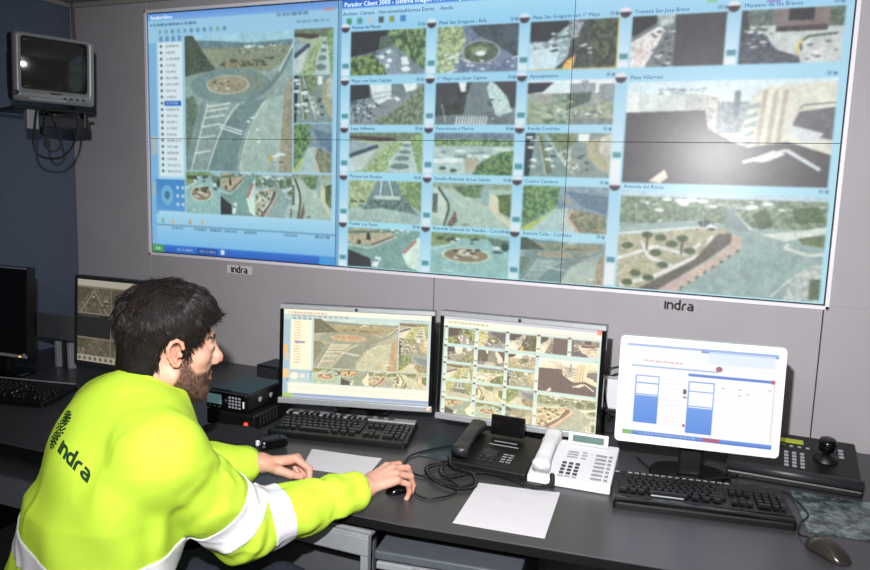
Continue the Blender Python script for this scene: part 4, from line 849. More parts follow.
cc = M(); cc.tube(bez([(-.72, 2.05, .748), (-.78, 1.98, .747), (-.82, 1.90, .745), (-.80, 1.82, .745), (-.74, 1.78, .745), (-.66, 1.79, .745), (-.61, 1.76, .745), (-.58, 1.80, .745)]), .0028); tag(cc.build('cable', m_cable), 'thin black cable lying left of the black telephone', 'cable')
cc = M(); cc.tube(bez([(-.735, 1.655, .752), (-.715, 1.68, .745), (-.69, 1.66, .744), (-.655, 1.655, .744), (-.62, 1.69, .744), (-.61, 1.73, .744), (-.64, 1.76, .744)]), .0024); tag(cc.build('mouse_cable', m_cable), 'thin black cable curling from the right hand towards the telephone cord', 'cable')
# teal plastic sheet between keyboard and telephone
o = M().prism([(-.800, 1.925), (-.705, 1.925), (-.72, 2.10), (-.845, 2.14)], DZ+.0005, DZ+.003, ch=.0005).build('plastic_sheet', mat('teal_plastic_sheet', (44, 62, 68), .3, spec=.6)); tag(o, 'dark teal plastic sheet between the keyboard and the black telephone', 'plastic sheet')
# papers
def sheet(name, label, q, thick, lines, seed):
    N = 12; r = np.random.RandomState(seed).rand(N+1, N+1); V = []; F = []
    q = [Vector((a, b, 0)) for a, b in q]
    for i in range(N+1):
        for j in range(N+1):
            u, v = i/N, j/N; p = (q[0]*(1-u)+q[1]*u)*(1-v)+(q[3]*(1-u)+q[2]*u)*v
            V.append((p.x, p.y, DZ+thick+.0012*math.sin(u*5+seed)*v*(1-v)*2+.002*(u*v)**6))
    for i in range(N):
        for j in range(N): a = i*(N+1)+j; F.append((a, a+N+1, a+N+2, a+1))
    n = len(V); V += [(x, y, z-.0006) for x, y, z in V]; F += [(b+n, a+n, d+n, c+n) for a, b, c, d in [(f[0], f[1], f[2], f[3]) for f in F]]
    E_ = [(i*(N+1)) for i in range(N+1)]; 
    for i in range(N):
        for (a, b) in ((i*(N+1), (i+1)*(N+1)), ((i+1)*(N+1)+N, i*(N+1)+N), (i+1, i), (N*(N+1)+i, N*(N+1)+i+1)): F.append((b, a, a+n, b+n))
    t = thing(name, label, 'paper', group='paper sheets on the desk'); M().add(V, F, 0, False).build('sheet', m_paper, t)
    for (u0, u1, v) in lines:
        a = (q[0]*(1-u0)+q[1]*u0)*(1-v)+(q[3]*(1-u0)+q[2]*u0)*v; b = (q[0]*(1-u1)+q[1]*u1)*(1-v)+(q[3]*(1-u1)+q[2]*u1)*v
        d = (b-a); M().box(((a+b)/2)+Vector((0, 0, DZ+thick+.0008)), (d.length, .0016, .0003), rot=(0, 0, math.atan2(d.y, d.x))).build('printed_line', m_grey if False else mat('faint_ink', (200, 198, 206), .8), t)
    return t
# corners: front left, front right, back right, back left
sheet('paper_sheet', 'blank white sheet of paper between the two hands', [(-1.058, 1.690), (-.868, 1.713), (-.888, 1.853), (-1.112, 1.832)], .001, [], 1)
sheet('paper_sheet', 'white sheet with faint writing in front of the telephones', [(-.556, 1.560), (-.336, 1.578), (-.358, 1.845), (-.575, 1.815)], .001, [(.3, .6, .72), (.3, .7, .68), (.25, .55, .62), (.25, .65, .3)], 2)

# ------------------------------------------------------------------ camera control keyboard, printed mat, mouse
T = thing('camera_controller', 'black camera control keyboard with a joystick and green display', 'controller', (.222, 2.175, DZ), R(-2))
W = .345; b = bmesh.new(); V = [(-W/2, 0, 0), (W/2, 0, 0), (W/2, .255, 0), (-W/2, .255, 0), (-W/2, 0, .020), (W/2, 0, .020), (W/2, .255, .075), (-W/2, .255, .075)]
vs = [b.verts.new(v) for v in V]
for f in ((3, 2, 1, 0), (4, 5, 6, 7), (0, 1, 5, 4), (1, 2, 6, 5), (2, 3, 7, 6), (3, 0, 4, 7)): b.faces.new([vs[i] for i in f])
bmesh.ops.bevel(b, geom=b.edges[:], offset=.005, segments=2, profile=.5, affect='EDGES'); M().bm(b).build('body', m_blk, T)
S = Matrix.Translation((0, 0, .020)) @ Matrix.Rotation(math.atan2(.055, .255), 4, 'X')
q = M(); q.tube([(-W/2, .012, .010), (W/2, .012, .010)], .015, 16, T=S); q.build('palm_bar', m_dgrey, T)
M().box((-.005, .215, .002), (.075, .020, .004), .001, T=S).build('display', m_lcdy, T)
for r_ in range(5):
    for c_ in range(3): M().box((-.015+.021*c_, .075+.018*r_, .002), (.012, .009, .005), .0015, T=S).build('button', m_grey if r_ < 4 else m_steel, T)
for i in range(5): M().box((-.045+.022*i, .185, .002), (.010, .006, .004), .001, T=S).build('button', m_grey, T)
for i in range(3): M().box((.130, .20-.018*i, .002), (.014, .009, .005), .0015, T=S).build('button', m_steel, T)
q = M(); q.lathe([(.034, 0), (.032, .006), (.020, .014), (.014, .02)], 28, T=S @ Matrix.Translation((.088, .14, 0))); jb = q.build('joystick_base', m_blk, T)
q = M(); q.lathe([(.010, .01), (.009, .028), (.022, .034), (.024, .058), (.021, .066), (.010, .069)], 28, T=S @ Matrix.Translation((.088, .14, 0))); q.build('joystick', m_blk2, T)
mt = bpy.data.materials.new('printed_mat'); mt.use_nodes = True; nt = mt.node_tree; bs = nt.nodes['Principled BSDF']; tc = nt.nodes.new('ShaderNodeTexCoord'); nn = nt.nodes.new('ShaderNodeTexNoise'); nn.inputs['Scale'].default_value = 26; nn.inputs['Detail'].default_value = 8; nn.inputs['Roughness'].default_value = .75
cr = nt.nodes.new('ShaderNodeValToRGB'); cr.color_ramp.elements[0].position = .42; cr.color_ramp.elements[0].color = (*lin((46, 54, 58)), 1); cr.color_ramp.elements[1].position = .68; cr.color_ramp.elements[1].color = (*lin((140, 158, 158)), 1)
nt.links.new(tc.outputs['Object'], nn.inputs['Vector']); nt.links.new(nn.outputs['Fac'], cr.inputs['Fac']); nt.links.new(cr.outputs['Color'], bs.inputs['Base Color']); bs.inputs['Roughness'].default_value = .25
o = M().prism([(.236, 1.892), (.46, 1.905), (.47, 2.148), (.215, 2.138)], DZ+.0003, DZ+.004, ch=.001).build('printed_mat', mt); tag(o, 'mottled grey and teal printed mat in front of the camera controller', 'mat')
def mouse(label, loc, rz, mt_, name='computer_mouse', s=1.0):
    t = thing(name, label, 'mouse', (loc[0], loc[1], DZ), R(rz), 'computer mice on the desk'); N = 16; Kk = 20; V = []; F = []
    for i in range(N+1):
        u = i/N; y = (u-.5)*.11*s; wd = .030*s*(max(0, 1-abs(2*u-1)**3.2))**.5*(1-.12*math.sin(u*math.pi)); hh = .034*s*(math.sin(math.pi*min(1, u*.85+.12)))**.8*(max(0, 1-abs(2*u-1)**5))**.5
        for k in range(Kk+1): a = math.pi*k/Kk; V.append((wd*math.copysign(abs(math.cos(a))**.7, math.cos(a)), -y, .001+hh*math.sin(a)**.8))
    for i in range(N):
        for k in range(Kk): a = i*(Kk+1)+k; F.append((a, a+1, a+Kk+2, a+Kk+1))
    for i in range(N): a = i*(Kk+1); F.append((a, a+Kk+1, a+Kk+1+Kk, a+Kk))
    M().add(V, F, 0, True).build('shell', mt_, t); M().box((0, .030*s, .028*s), (.006, .016, .008), .002).build('wheel', m_dgrey, t)
    return t
m_mouse = mat('mouse_bronze_grey', (72, 66, 62), .22, metal=.5, spec=.6)
T = mouse('dark grey glossy mouse at the right end of the desk', (.268, 1.785), 42, m_mouse); 
cc = M(); cc.tube(bez([(.232, 1.825, .755), (.215, 1.86, .744), (.222, 1.92, .7465), (.245, 1.98, .7465), (.225, 2.06, .7465), (.195, 2.12, .744), (.13, 2.13, .744), (.05, 2.09, .744)]), .0022); tag(cc.build('mouse_cable', m_cable), 'thin black cable of the grey mouse crossing the printed mat', 'cable')
mouse('black mouse under the right hand of the man', (-.745, 1.672), -38, m_blk2, s=.78)
# loose cables behind the white framed monitor
cc = M(); cc.tube(bez([(-.20, 2.20, .745), (-.13, 2.10, .745), (-.02, 2.055, .762), (.03, 2.10, .758), (.075, 2.16, .75), (.09, 2.24, .745)]), .003); tag(cc.build('cable', m_cable), 'black cable looping over the foot of the white framed monitor', 'cable')
cc = M(); cc.tube(bez([(-.31, 2.35, .80), (-.335, 2.36, .90), (-.33, 2.38, .955), (-.28, 2.4, .97), (-.24, 2.42, .94)]), .004); tag(cc.build('cable', m_cable), 'black cable arching behind the gap between the two right monitors', 'cable')
cc = M(); cc.tube(bez([(-.34, 2.33, .85), (-.30, 2.34, .82), (-.26, 2.36, .80), (-.22, 2.38, .745)]), .0035); tag(cc.build('cable', m_cable), 'black cable drooping low in the gap between the two right monitors', 'cable')
T = thing('junction_box', 'small white box standing behind the gap between the two right monitors', 'box', (-.31, 2.42, DZ)); M().box((0, 0, .135), (.07, .05, .10), .004).build('box', m_white, T); M().box((0, 0, .042), (.06, .045, .084), .003).build('foot', m_blk, T)

# ------------------------------------------------------------------ chair
T = thing('office_chair', 'black office chair the man sits on', 'chair', (-1.205, .985, 0), R(-25))
M().box((0, .02, .42), (.48, .48, .08), .03, seg=4).build('seat', m_chair, T)
bk = M(); N = 12; V = []; F = []
for s_ in (0, 1):
    for i in range(N+1):
        for j in range(N+1):
            u, v = i/N*2-1, j/N; wx = .22*(1-.12*(2*v-1)**2); V.append((u*wx, -.30-.05*v+.05*u*u-.04*s_*(1-.5*max(abs(u), abs(2*v-1))**6), .50+.36*v))
for i in range(N):
    for j in range(N): a = i*(N+1)+j; F.append((a, a+N+1, a+N+2, a+1)); b = a+(N+1)**2; F.append((b, b+1, b+N+2, b+N+1))
n = (N+1)**2
for i in range(N):
    for (a, b) in ((i*(N+1), (i+1)*(N+1)), ((i+1)*(N+1)+N, i*(N+1)+N), (i+1, i), (N*(N+1)+i, N*(N+1)+i+1)): F.append((b, a, a+n, b+n))
bk.add(V, F, 0, True).build('backrest', m_chair, T)
M().box((0, -.26, .44), (.06, .14, .02), .004).box((0, -.335, .56), (.06, .02, .24), .004).build('back_bar', m_blk, T)
q = M(); q.lathe([(.03, .10), (.03, .38)], 16); q.build('gas_column', m_blk, T)
for i in range(5):
    a = R(72*i+20); lg = M().box((math.cos(a)*.15, math.sin(a)*.15, .085), (.30, .04, .03), .006, rot=(0, 0, a)).build('leg', m_blk, T)
    q = M(); q.lathe([(.028, -.02), (.028, .02)], 16, T=Matrix.Translation((math.cos(a)*.29, math.sin(a)*.29, .03)) @ Matrix.Rotation(a, 4, 'Z') @ Matrix.Rotation(R(90), 4, 'X')); q.build('castor', m_blk, lg)
# ------------------------------------------------------------------ the seated man
A_ = lambda *p: np.array(p, np.float64)
def nrm(v): v = np.array(v, float); return v/np.linalg.norm(v)
def cap(p, a, b, ra, rb=None):
    rb = ra if rb is None else rb; a = np.array(a); b = np.array(b); ab = b-a; t = np.clip(((p-a)@ab)/(ab@ab), 0, 1)
    return np.linalg.norm(p-a-t[:, None]*ab, axis=1)-(ra+(rb-ra)*t)
def ell(p, c, r, Rm=None):
    q = p-np.array(c); q = q@Rm if Rm is not None else q; r = np.array(r); k0 = np.linalg.norm(q/r, axis=1); k1 = np.linalg.norm(q/(r*r), axis=1)
    return k0*(k0-1)/np.maximum(k1, 1e-9)
def smin(a, b, k): h = np.clip(.5+.5*(b-a)/k, 0, 1); return b*(1-h)+a*h-k*h*(1-h)
def smax(a, b, k): return -smin(-a, -b, k)
def waves(p, wl, amp, seed, n=5):
    r = np.random.RandomState(seed); out = np.zeros(len(p))
    for i in range(n):
        d = r.randn(3); d /= np.linalg.norm(d); out += np.sin(p@d*2*math.pi/(wl*r.uniform(.7, 1.4))+r.rand()*6.28+1.5*np.sin(p@r.randn(3)*2*math.pi/(wl*3)))
    return out*amp/math.sqrt(n)
def polysd(y, z, P):
    P = np.array(P, float); d = np.full(len(y), 1e9); ins = np.zeros(len(y), bool)
    for i in range(len(P)):
        a = P[i]; b = P[i-1]; e = b-a; w0 = y-a[0]; w1 = z-a[1]; t = np.clip((w0*e[0]+w1*e[1])/(e@e), 0, 1)
        d = np.minimum(d, (w0-e[0]*t)**2+(w1-e[1]*t)**2); ins ^= ((a[1] > z) != (b[1] > z)) & (y < (b[0]-a[0])*(z-a[1])/(b[1]-a[1]+1e-12)+a[0])
    d = np.sqrt(d); return np.where(ins, -d, d)

def surface(f, lo, hi, h, slack=1.35):
    """sparse surface nets: returns verts, quads"""
    B = 8; lo = np.array(lo, float); n = np.ceil((np.array(hi)-lo)/(h*B)).astype(int)
    bi = np.stack(np.meshgrid(*[np.arange(k) for k in n], indexing='ij'), -1).reshape(-1, 3)
    c = lo+(bi+.5)*B*h; v = np.concatenate([f(c[i:i+200000]) for i in range(0, len(c), 200000)]); bi = bi[np.abs(v) < B*h*.87*slack]
    g = np.stack(np.meshgrid(*[np.arange(B+1)]*3, indexing='ij'), -1).reshape(-1, 3)
    NX = (n*B+3).astype(np.int64); allid = []; allpos = []; edges = []
    CH = 600
    offs = [(0,0,0),(1,0,0),(0,1,0),(1,1,0),(0,0,1),(1,0,1),(0,1,1),(1,1,1)]
    ed = [(0,1),(2,3),(4,5),(6,7),(0,2),(1,3),(4,6),(5,7),(0,4),(1,5),(2,6),(3,7)]
    for s in range(0, len(bi), CH):
        bb = bi[s:s+CH]; pts = (bb[:, None, :]*B+g[None]); val = f((lo+pts.reshape(-1, 3)*h)).reshape(len(bb), B+1, B+1, B+1)
        C8 = [val[:, o[0]:o[0]+B, o[1]:o[1]+B, o[2]:o[2]+B] for o in offs]; neg = [c_ < 0 for c_ in C8]
        cnt = sum(x.astype(np.int8) for x in neg); act = (cnt > 0) & (cnt < 8); w = np.argwhere(act)
        if len(w) == 0: continue
        vals = [c_[act] for c_ in C8]; ng = [c_[act] for c_ in neg]; pos = np.zeros((len(w), 3)); k = np.zeros(len(w))
        for a, b in ed:
            m = ng[a] != ng[b]; t = np.where(m, vals[a]/np.where(m, vals[a]-vals[b], 1), 0); oa = np.array(offs[a]); ob = np.array(offs[b])
            pos += m[:, None]*(oa+(ob-oa)*t[:, None]); k += m
        cell = bb[w[:, 0]]*B+w[:, 1:]; pos = lo+(cell+pos/k[:, None])*h
        ids = (cell[:, 0].astype(np.int64)*NX[1]+cell[:, 1])*NX[2]+cell[:, 2]; allid.append(ids); allpos.append(pos)
        for ax, o in ((0, 1), (1, 2), (2, 4)):
            m = ng[0] != ng[o]; edges.append((np.full(m.sum(), ax), cell[m], ng[0][m]))
    ids = np.concatenate(allid); pos = np.concatenate(allpos); od = np.argsort(ids); ids = ids[od]; pos = pos[od]; F = []
    for ax in range(3):
        cl = np.concatenate([e[1] for e in edges if len(e[0]) and e[0][0] == ax]); sg = np.concatenate([e[2] for e in edges if len(e[0]) and e[0][0] == ax])
        u, v = [(1, 2), (2, 0), (0, 1)][ax]; q = []
        for du, dv in ((0, 0), (1, 0), (1, 1), (0, 1)):
            cc_ = cl.copy(); cc_[:, u] -= du; cc_[:, v] -= dv; idd = (cc_[:, 0].astype(np.int64)*NX[1]+cc_[:, 1])*NX[2]+cc_[:, 2]
            k = np.searchsorted(ids, idd); k[k >= len(ids)] = 0; q.append(np.where(ids[k] == idd, k, -1))
        q = np.stack(q, 1); ok = (q >= 0).all(1); q = q[ok]; sg = sg[ok]; q[~sg] = q[~sg][:, ::-1]; F.append(q)
    return pos, np.concatenate(F)
def sobj(name, pos, F, m, parent, base, colr=None):
    me = bpy.data.meshes.new(name); V = (pos-np.array(base)).astype(np.float32); F = F.astype(np.int32)
    me.vertices.add(len(V)); me.vertices.foreach_set('co', V.ravel()); k = F.shape[1]; me.loops.add(F.size); me.loops.foreach_set('vertex_index', F.ravel())
    me.polygons.add(len(F)); me.polygons.foreach_set('loop_start', np.arange(0, F.size, k, dtype=np.int32)); me.polygons.foreach_set('use_smooth', np.ones(len(F), bool)); me.update(calc_edges=True); me.validate()
    if colr is not None:
        at = me.color_attributes.new('Col', 'FLOAT_COLOR', 'POINT'); c = np.ones((len(V), 4), np.float32); c[:, :3] = lin_np(colr); at.data.foreach_set('color', c.ravel())
    me.materials.append(m); o = bpy.data.objects.new(name, me); COL.objects.link(o); o.parent = parent; return o

BASE = A_(-1.18, 1.00, 0)
Fb = nrm((.42, .907, 0)); Rb = A_(Fb[1], -Fb[0], 0); UP = A_(0, 0, 1)
HIP = A_(-1.19, 1.02, .56); WAI = A_(-1.165, 1.07, .76); CHE = A_(-1.145, 1.12, .94); NEK = A_(-1.17, 1.205, 1.075)
SR = A_(-.985, 1.085, .995); SL = A_(-1.300, 1.245, .995); ER = A_(-.950, 1.275, .775); EL = A_(-1.27, 1.405, .815); WR = A_(-.800, 1.530, .786); WL = A_(-1.135, 1.555, .785)
# head frame: x to the man's right, y forwards, z up
pit = R(7); Fh0 = nrm((.62, .785, 0)); HY = Fh0*math.cos(pit)-UP*math.sin(pit); HZ = UP*math.cos(pit)+Fh0*math.sin(pit); HX = np.cross(HY, HZ)
HO = A_(-1.137, 1.265, 1.165); HM = np.stack([HX, HY, HZ], 1); HS = 1.0
def hl(p): return (p-HO)@HM/HS
def hw(q): return np.array(q)*HS@HM.T+HO
EAR = [(.014, .016), (.008, .031), (-.006, .038), (-.020, .032), (-.027, .016), (-.024, -.002), (-.015, -.018), (-.006, -.029), (.004, -.030), (.009, -.020)]
EAR = [(a*.80, b*.80) for a, b in EAR]
def head_sd(p):
    q = hl(p); s = np.abs(q[:, 0]); m = np.stack([s, q[:, 1], q[:, 2]], 1)
    d = ell(m, (0, -.012, .045), (.074, .098, .086)); d = smin(d, ell(m, (0, .034, -.025), (.058, .060, .085)), .03)
    d = smin(d, cap(m, (.052, .005, -.055), (.012, .066, -.098), .020, .020), .025); d = smin(d, ell(m, (0, .072, -.098), (.022, .018, .018)), .018)
    d = smin(d, cap(m, (0, .084, .028), (.034, .072, .030), .012, .010), .014)                # brow
    d = smin(d, ell(m, (.044, .056, -.012), (.020, .022, .018)), .02)                          # cheekbone
    d = smax(d, -ell(m, (.031, .104, .008), (.019, .018, .013)), .012)                         # eye socket
    d = smin(d, ell(m, (.031, .076, .009), (.0145, .014, .0115)), .004)                        # lids over the eyes
    d = smax(d, -cap(m, (.022, .0925, .0075), (.040, .0845, .0065), .0016), .002)              # lid crease
    nose = smin(cap(m, (0, .088, .020), (0, .109, -.018), .0070, .0085), cap(m, (0, .109, -.018), (0, .110, -.025), .0085, .0090), .01); nose = smin(nose, ell(m, (.0115, .100, -.028), (.007, .010, .008)), .006)
    d = smin(d, nose, .010); d = smax(d, -ell(m, (.0065, .108, -.038), (.004, .006, .005)), .003)
    d = smin(d, cap(m, (0, .093, -.057), (.018, .083, -.059), .0065, .004), .007); d = smin(d, cap(m, (0, .092, -.070), (.016, .083, -.068), .0075, .004), .007); d = smax(d, -cap(m, (0, .102, -.0635), (.020, .088, -.0625), .0018), .003)
    e = ell(m, (.076, -.006, .003), (.0045, .0145, .023)); 
    for i in range(len(EAR)-1):
        a, b = EAR[i], EAR[i+1]; xo = .083-.25*a[0]+.004; xo2 = .083-.25*b[0]+.004
        e = smin(e, cap(m, (xo, a[0], a[1]), (xo2, b[0], b[1]), .0042, .0042), .003)
    e = smin(e, cap(m, (.082, -.003, -.002), (.085, -.010, .012), .003), .004); e = smin(e, ell(m, (.079, .009, -.003), (.004, .004, .006)), .003); e = smin(e, ell(m, (.079, .001, -.023), (.0042, .0065, .0075)), .005)
    d = smin(d, e, .006)
    n = cap(q, (0, -.030, -.02), tuple((NEK-HO)@HM+A_(0, .01, -.03)), .056, .062); n = smin(n, cap(q, (0, .02, -.075), (0, .005, -.17), .036, .04), .03)
    return smin(d, n, .022)*HS
def finger(base, d0, up, lens, angs, r):
    """chain of joints bending from direction d0 away from up"""
    P = [base]; a = 0
    for L, an in zip(lens, angs): a += R(an); P.append(P[-1]+(d0*math.cos(a)-up*math.sin(a))*L)
    return P
HSC = 1.10
def make_hand(W_, Y, Z, side, curl, thumb, sp=0.0):
    Y = nrm(Y); Z = nrm(np.array(Z)-Y*(np.array(Z)@Y)); X = np.cross(Z, Y) if side == 'R' else np.cross(Y, Z)      # X points to the thumb side
    w = lambda x, y, z: W_+(X*x+Y*y+Z*z)*HSC
    kn = [(.027, .090, .004), (.008, .094, .007), (-.012, .089, .005), (-.029, .079, .001)]
    LN = [tuple(HSC*x for x in t_) for t_ in [(.043, .026, .021), (.048, .030, .022), (.045, .028, .021), (.035, .021, .019)]]; RR = [(.0098, .0088, .0078, .0066), (.0100, .0090, .008, .0068), (.0094, .0086, .0076, .0065), (.0084, .0076, .0068, .006)]
    fs = []
    for i in range(4):
        d0 = nrm(Y+X*(.10-.075*i)*(1+sp)); fs.append((finger(w(*kn[i]), d0, Z, LN[i], curl[i], RR[i]), RR[i]))
    tp = [w(*t) for t in thumb]; tr = (.0150, .0125, .0108, .0085)
    def f(p):
        d = cap(p, w(.012, .008, 0), w(.020, .078, 0), .0150, .0115); d = smin(d, cap(p, w(-.010, .008, 0), w(-.022, .070, -.002), .0145, .0115), .012); d = smin(d, cap(p, w(0, .0, 0), w(.002, .082, .002), .0160, .0125), .012)
        d = smin(d, cap(p, w(0, -.10, -.002), w(0, .004, -.001), .028, .0215), .02); d = smin(d, cap(p, w(.012, -.10, -.002), w(.010, .004, 0), .020, .019), .02); d = smin(d, cap(p, w(-.012, -.10, -.002), w(-.010, .004, 0), .020, .018), .02)
        for i in range(4): d = smin(d, cap(p, w(kn[i][0]*.5, .02, 0), w(*kn[i]), .009, .0112), .008)
        d = smin(d, cap(p, tp[0], tp[1], tr[0], tr[1]), .014); d = smin(d, cap(p, tp[1], tp[2], tr[1], tr[2]), .005); d = smin(d, cap(p, tp[2], tp[3], tr[2], tr[3]), .004)
        for P_, r_ in fs:
            e = cap(p, P_[0], P_[1], r_[0], r_[1]); e = smin(e, cap(p, P_[1], P_[2], r_[1], r_[2]), .003); e = smin(e, cap(p, P_[2], P_[3], r_[2], r_[3]), .003); d = smin(d, e, .0035)
        return d
    return f, fs, tp, X
HRY = nrm((.50, .85, .20)); hand_r, fr_, tr_, XR_ = make_hand(WR+A_(0, 0, .0)+HRY*.012, HRY, (-.05, -.38, 1), 'R', [(22, 46, 30), (26, 46, 30), (32, 46, 30), (38, 46, 30)], [(.012, .018, -.006), (.040, .050, -.014), (.050, .080, -.020), (.046, .104, -.026)], .8)
HLY = nrm((.87, .49, .03)); hand_l, fl_, tl_, XL_ = make_hand(WL+A_(.02, .01, .006), HLY, tuple(A_(0, 0, 1)*.90+A_(-.49, .87, 0)*.44), 'L', [(38, 52, 36), (52, 62, 40), (58, 66, 40), (62, 66, 40)], [(.012, .018, -.008), (.036, .050, -.022), (.038, .080, -.034), (.030, .104, -.040)], .1)
def body_sd(p):
    out = np.full(len(p), 1e3)
    def grp(c, r, fn):
        nonlocal out
        dd = np.linalg.norm(p-np.array(c), axis=1)-r; m = dd < .03; v = np.maximum(dd, .02)
        if m.any(): v[m] = fn(p[m])
        out = np.minimum(out, v)
    def core(q):
        d = ell(q, (HIP+WAI)/2+A_(.02, .02, -.02), (.11, .11, .14)); d = smin(d, cap(q, WAI+A_(.01, .01, 0), CHE, .10, .11), .05)
        d = smin(d, cap(q, SL*.8+SR*.2, SR*.8+SL*.2, .075), .05); d = smin(d, cap(q, CHE, NEK, .10, .06), .05)
        d = smin(d, cap(q, SR, ER, .048, .040), .03); d = smin(d, cap(q, ER, WR, .040, .027), .01); d = smin(d, cap(q, SL, EL, .048, .040), .03); return smin(d, cap(q, EL, WL, .040, .027), .01)
    grp((HIP+NEK)/2+A_(.05, .1, 0), .62, core); grp(HO+A_(0, -.01, -.03), .23, head_sd); grp(WR+HRY*.06, .17, hand_r); grp(WL+HLY*.06, .17, hand_l)
    return out
bp_, bf_ = surface(body_sd, (-1.50, .80, .38), (-.60, 1.80, 1.34), .0028)
man = thing('person', 'seated bearded dark-haired person in a yellow reflective jacket, both hands on the desk', 'person', tuple(BASE))
q = hl(bp_); skin = np.tile(A_(222, 168, 146), (len(bp_), 1))
blot = waves(bp_, .03, 1, 5)[:, None]; skin += blot*A_(4, -3, -3)
HAIRP = [(.102, .100), (.092, .082), (.068, .066), (.052, .038), (.032, .020), (.026, -.012), (.014, -.016), (.012, .016), (-.004, .029), (-.022, .027), (-.034, .004), (-.034, -.030), (-.046, -.060), (-.062, -.088), (-.14, -.088), (-.16, .2), (.14, .2)]
BEARDP = [(.030, .010), (.020, .010), (.014, -.030), (.004, -.070), (.000, -.105), (.03, -.125), (.075, -.135), (.12, -.12), (.112, -.078), (.098, -.0745), (.094, -.0520), (.110, -.0465), (.110, -.0385), (.092, -.040), (.078, -.046), (.050, -.048), (.036, -.030)]
near = (np.linalg.norm(bp_-HO, axis=1) < .2)
bm_ = np.clip(-polysd(q[:, 1], q[:, 2], BEARDP)/.010+.3, 0, 1)*near
lip = np.clip(1-np.abs(q[:, 2]+.0635)/.009, 0, 1)*(q[:, 1] > .084)*(np.abs(q[:, 0]) < .022)*near
skin = skin*(1-.62*bm_[:, None])+A_(78, 56, 48)*.62*bm_[:, None]; skin = skin*(1-lip[:, None]*.7)+A_(176, 104, 96)*lip[:, None]*.7
red = (.6*np.exp(-((q[:, 1]-.113)**2+(q[:, 2]+.022)**2)/.0003)+np.exp(-(((np.abs(q[:, 0])-.083)**2+q[:, 1]**2+q[:, 2]**2)/.0015))*.7)*near; skin += np.clip(red, 0, 1)[:, None]*A_(6, -22, -20)
hm_ = np.clip(-polysd(q[:, 1], q[:, 2], HAIRP)/.006+.5, 0, 1)*near; hm_ = hm_*(np.abs(q[:, 0]) < .079); skin = skin*(1-hm_[:, None]*.8)+A_(40, 28, 24)*hm_[:, None]*.8
for fs_, up_ in ((fr_, UP), (fl_, UP)):
    for P_, r_ in fs_:
        for jn in P_[:3]: skin += (np.exp(-np.sum((bp_-jn)**2, 1)/.00012))[:, None]*A_(4, -12, -10)
m_skin = attr_mat('skin', .48, spec=.4, sss=.12, bump=.15, bscale=420)
body = sobj('body', bp_, bf_, m_skin, man, BASE, np.clip(skin, 0, 255))
# nails on the fingertips
m_nail = mat('finger_nail', (232, 186, 172), .25)
for fs_, Z0, tps in ((fr_, A_(0, 0, 1), tr_), (fl_, nrm(A_(0, 0, 1)*.90+A_(-.49, .87, 0)*.44), tl_)):
    for P_, rr in [(f_[0], f_[1][3]) for f_ in fs_]+[(tps, .0085)]:
        d = nrm(P_[3]-P_[2]); u = nrm(Z0-d*(Z0@d)); c = P_[3]+u*(rr*.93)-d*.001; x = np.cross(d, u)
        T = Matrix(((*[x[i] for i in (0,)], d[0], u[0], c[0]-BASE[0]), (x[1], d[1], u[1], c[1]-BASE[1]), (x[2], d[2], u[2], c[2]-BASE[2]), (0, 0, 0, 1)))
        M().box((0, 0, 0), (rr*1.25, .0095, .0022), .001, T=T).build('finger_nail', m_nail, body)
m_eye = mat('eye_white', (232, 228, 222), .15); m_iris = mat('iris_brown', (56, 36, 26), .1)
for s_ in (1, -1):
    c = hw((.031*s_, .0772, .0085))-BASE; e = M(); b = bmesh.new(); bmesh.ops.create_uvsphere(b, u_segments=20, v_segments=14, radius=.0118); e.bm(b, 0, True); 
    d = HY; b = bmesh.new(); bmesh.ops.create_uvsphere(b, u_segments=16, v_segments=10, radius=.0055); e.bm(b, 1, True, Matrix.Translation(tuple(d*.0078))); e.build('eye', [m_eye, m_iris], body, tuple(c))

# ---------------- hair: a soft volume plus combed locks
def cran(q): return smin(ell(q, (0, -.012, .045), (.074, .098, .086)), ell(q, (0, -.045, -.04), (.056, .052, .055)), .03)
def hair_sd(p):
    q = hl(p); s = np.abs(q[:, 0]); th = .012+.009*np.clip((q[:, 2]-.02)/.1, 0, 1)+.004*np.clip(q[:, 1]/.08, 0, 1)
    d = cran(q)-th-waves(q, .045, .0018, 11)
    cut = polysd(q[:, 1], q[:, 2], HAIRP)+waves(q, .02, .002, 12)-.002
    d = smax(d, cut, .008); return smax(d, -(cran(q)+.004), .002)
hp_, hf_ = surface(hair_sd, HO-.19, HO+.19, .0028)
hq = hl(hp_); hc = A_(24, 18, 18)+waves(hq, .01, 1, 3)[:, None]*A_(5, 4, 4)
m_hair = attr_mat('dark_hair', .42, spec=.5); m_under = attr_mat('dark_hair_volume', .75, spec=.2)
hair = sobj('hair', hp_, hf_, m_under, man, BASE, np.clip(hc, 0, 255))
def grad_n(f, p, e=.0015):
    g = np.stack([f(p+A_(e, 0, 0))-f(p-A_(e, 0, 0)), f(p+A_(0, e, 0))-f(p-A_(0, e, 0)), f(p+A_(0, 0, e))-f(p-A_(0, 0, e))], 1); return g/np.maximum(np.linalg.norm(g, axis=1), 1e-9)[:, None]
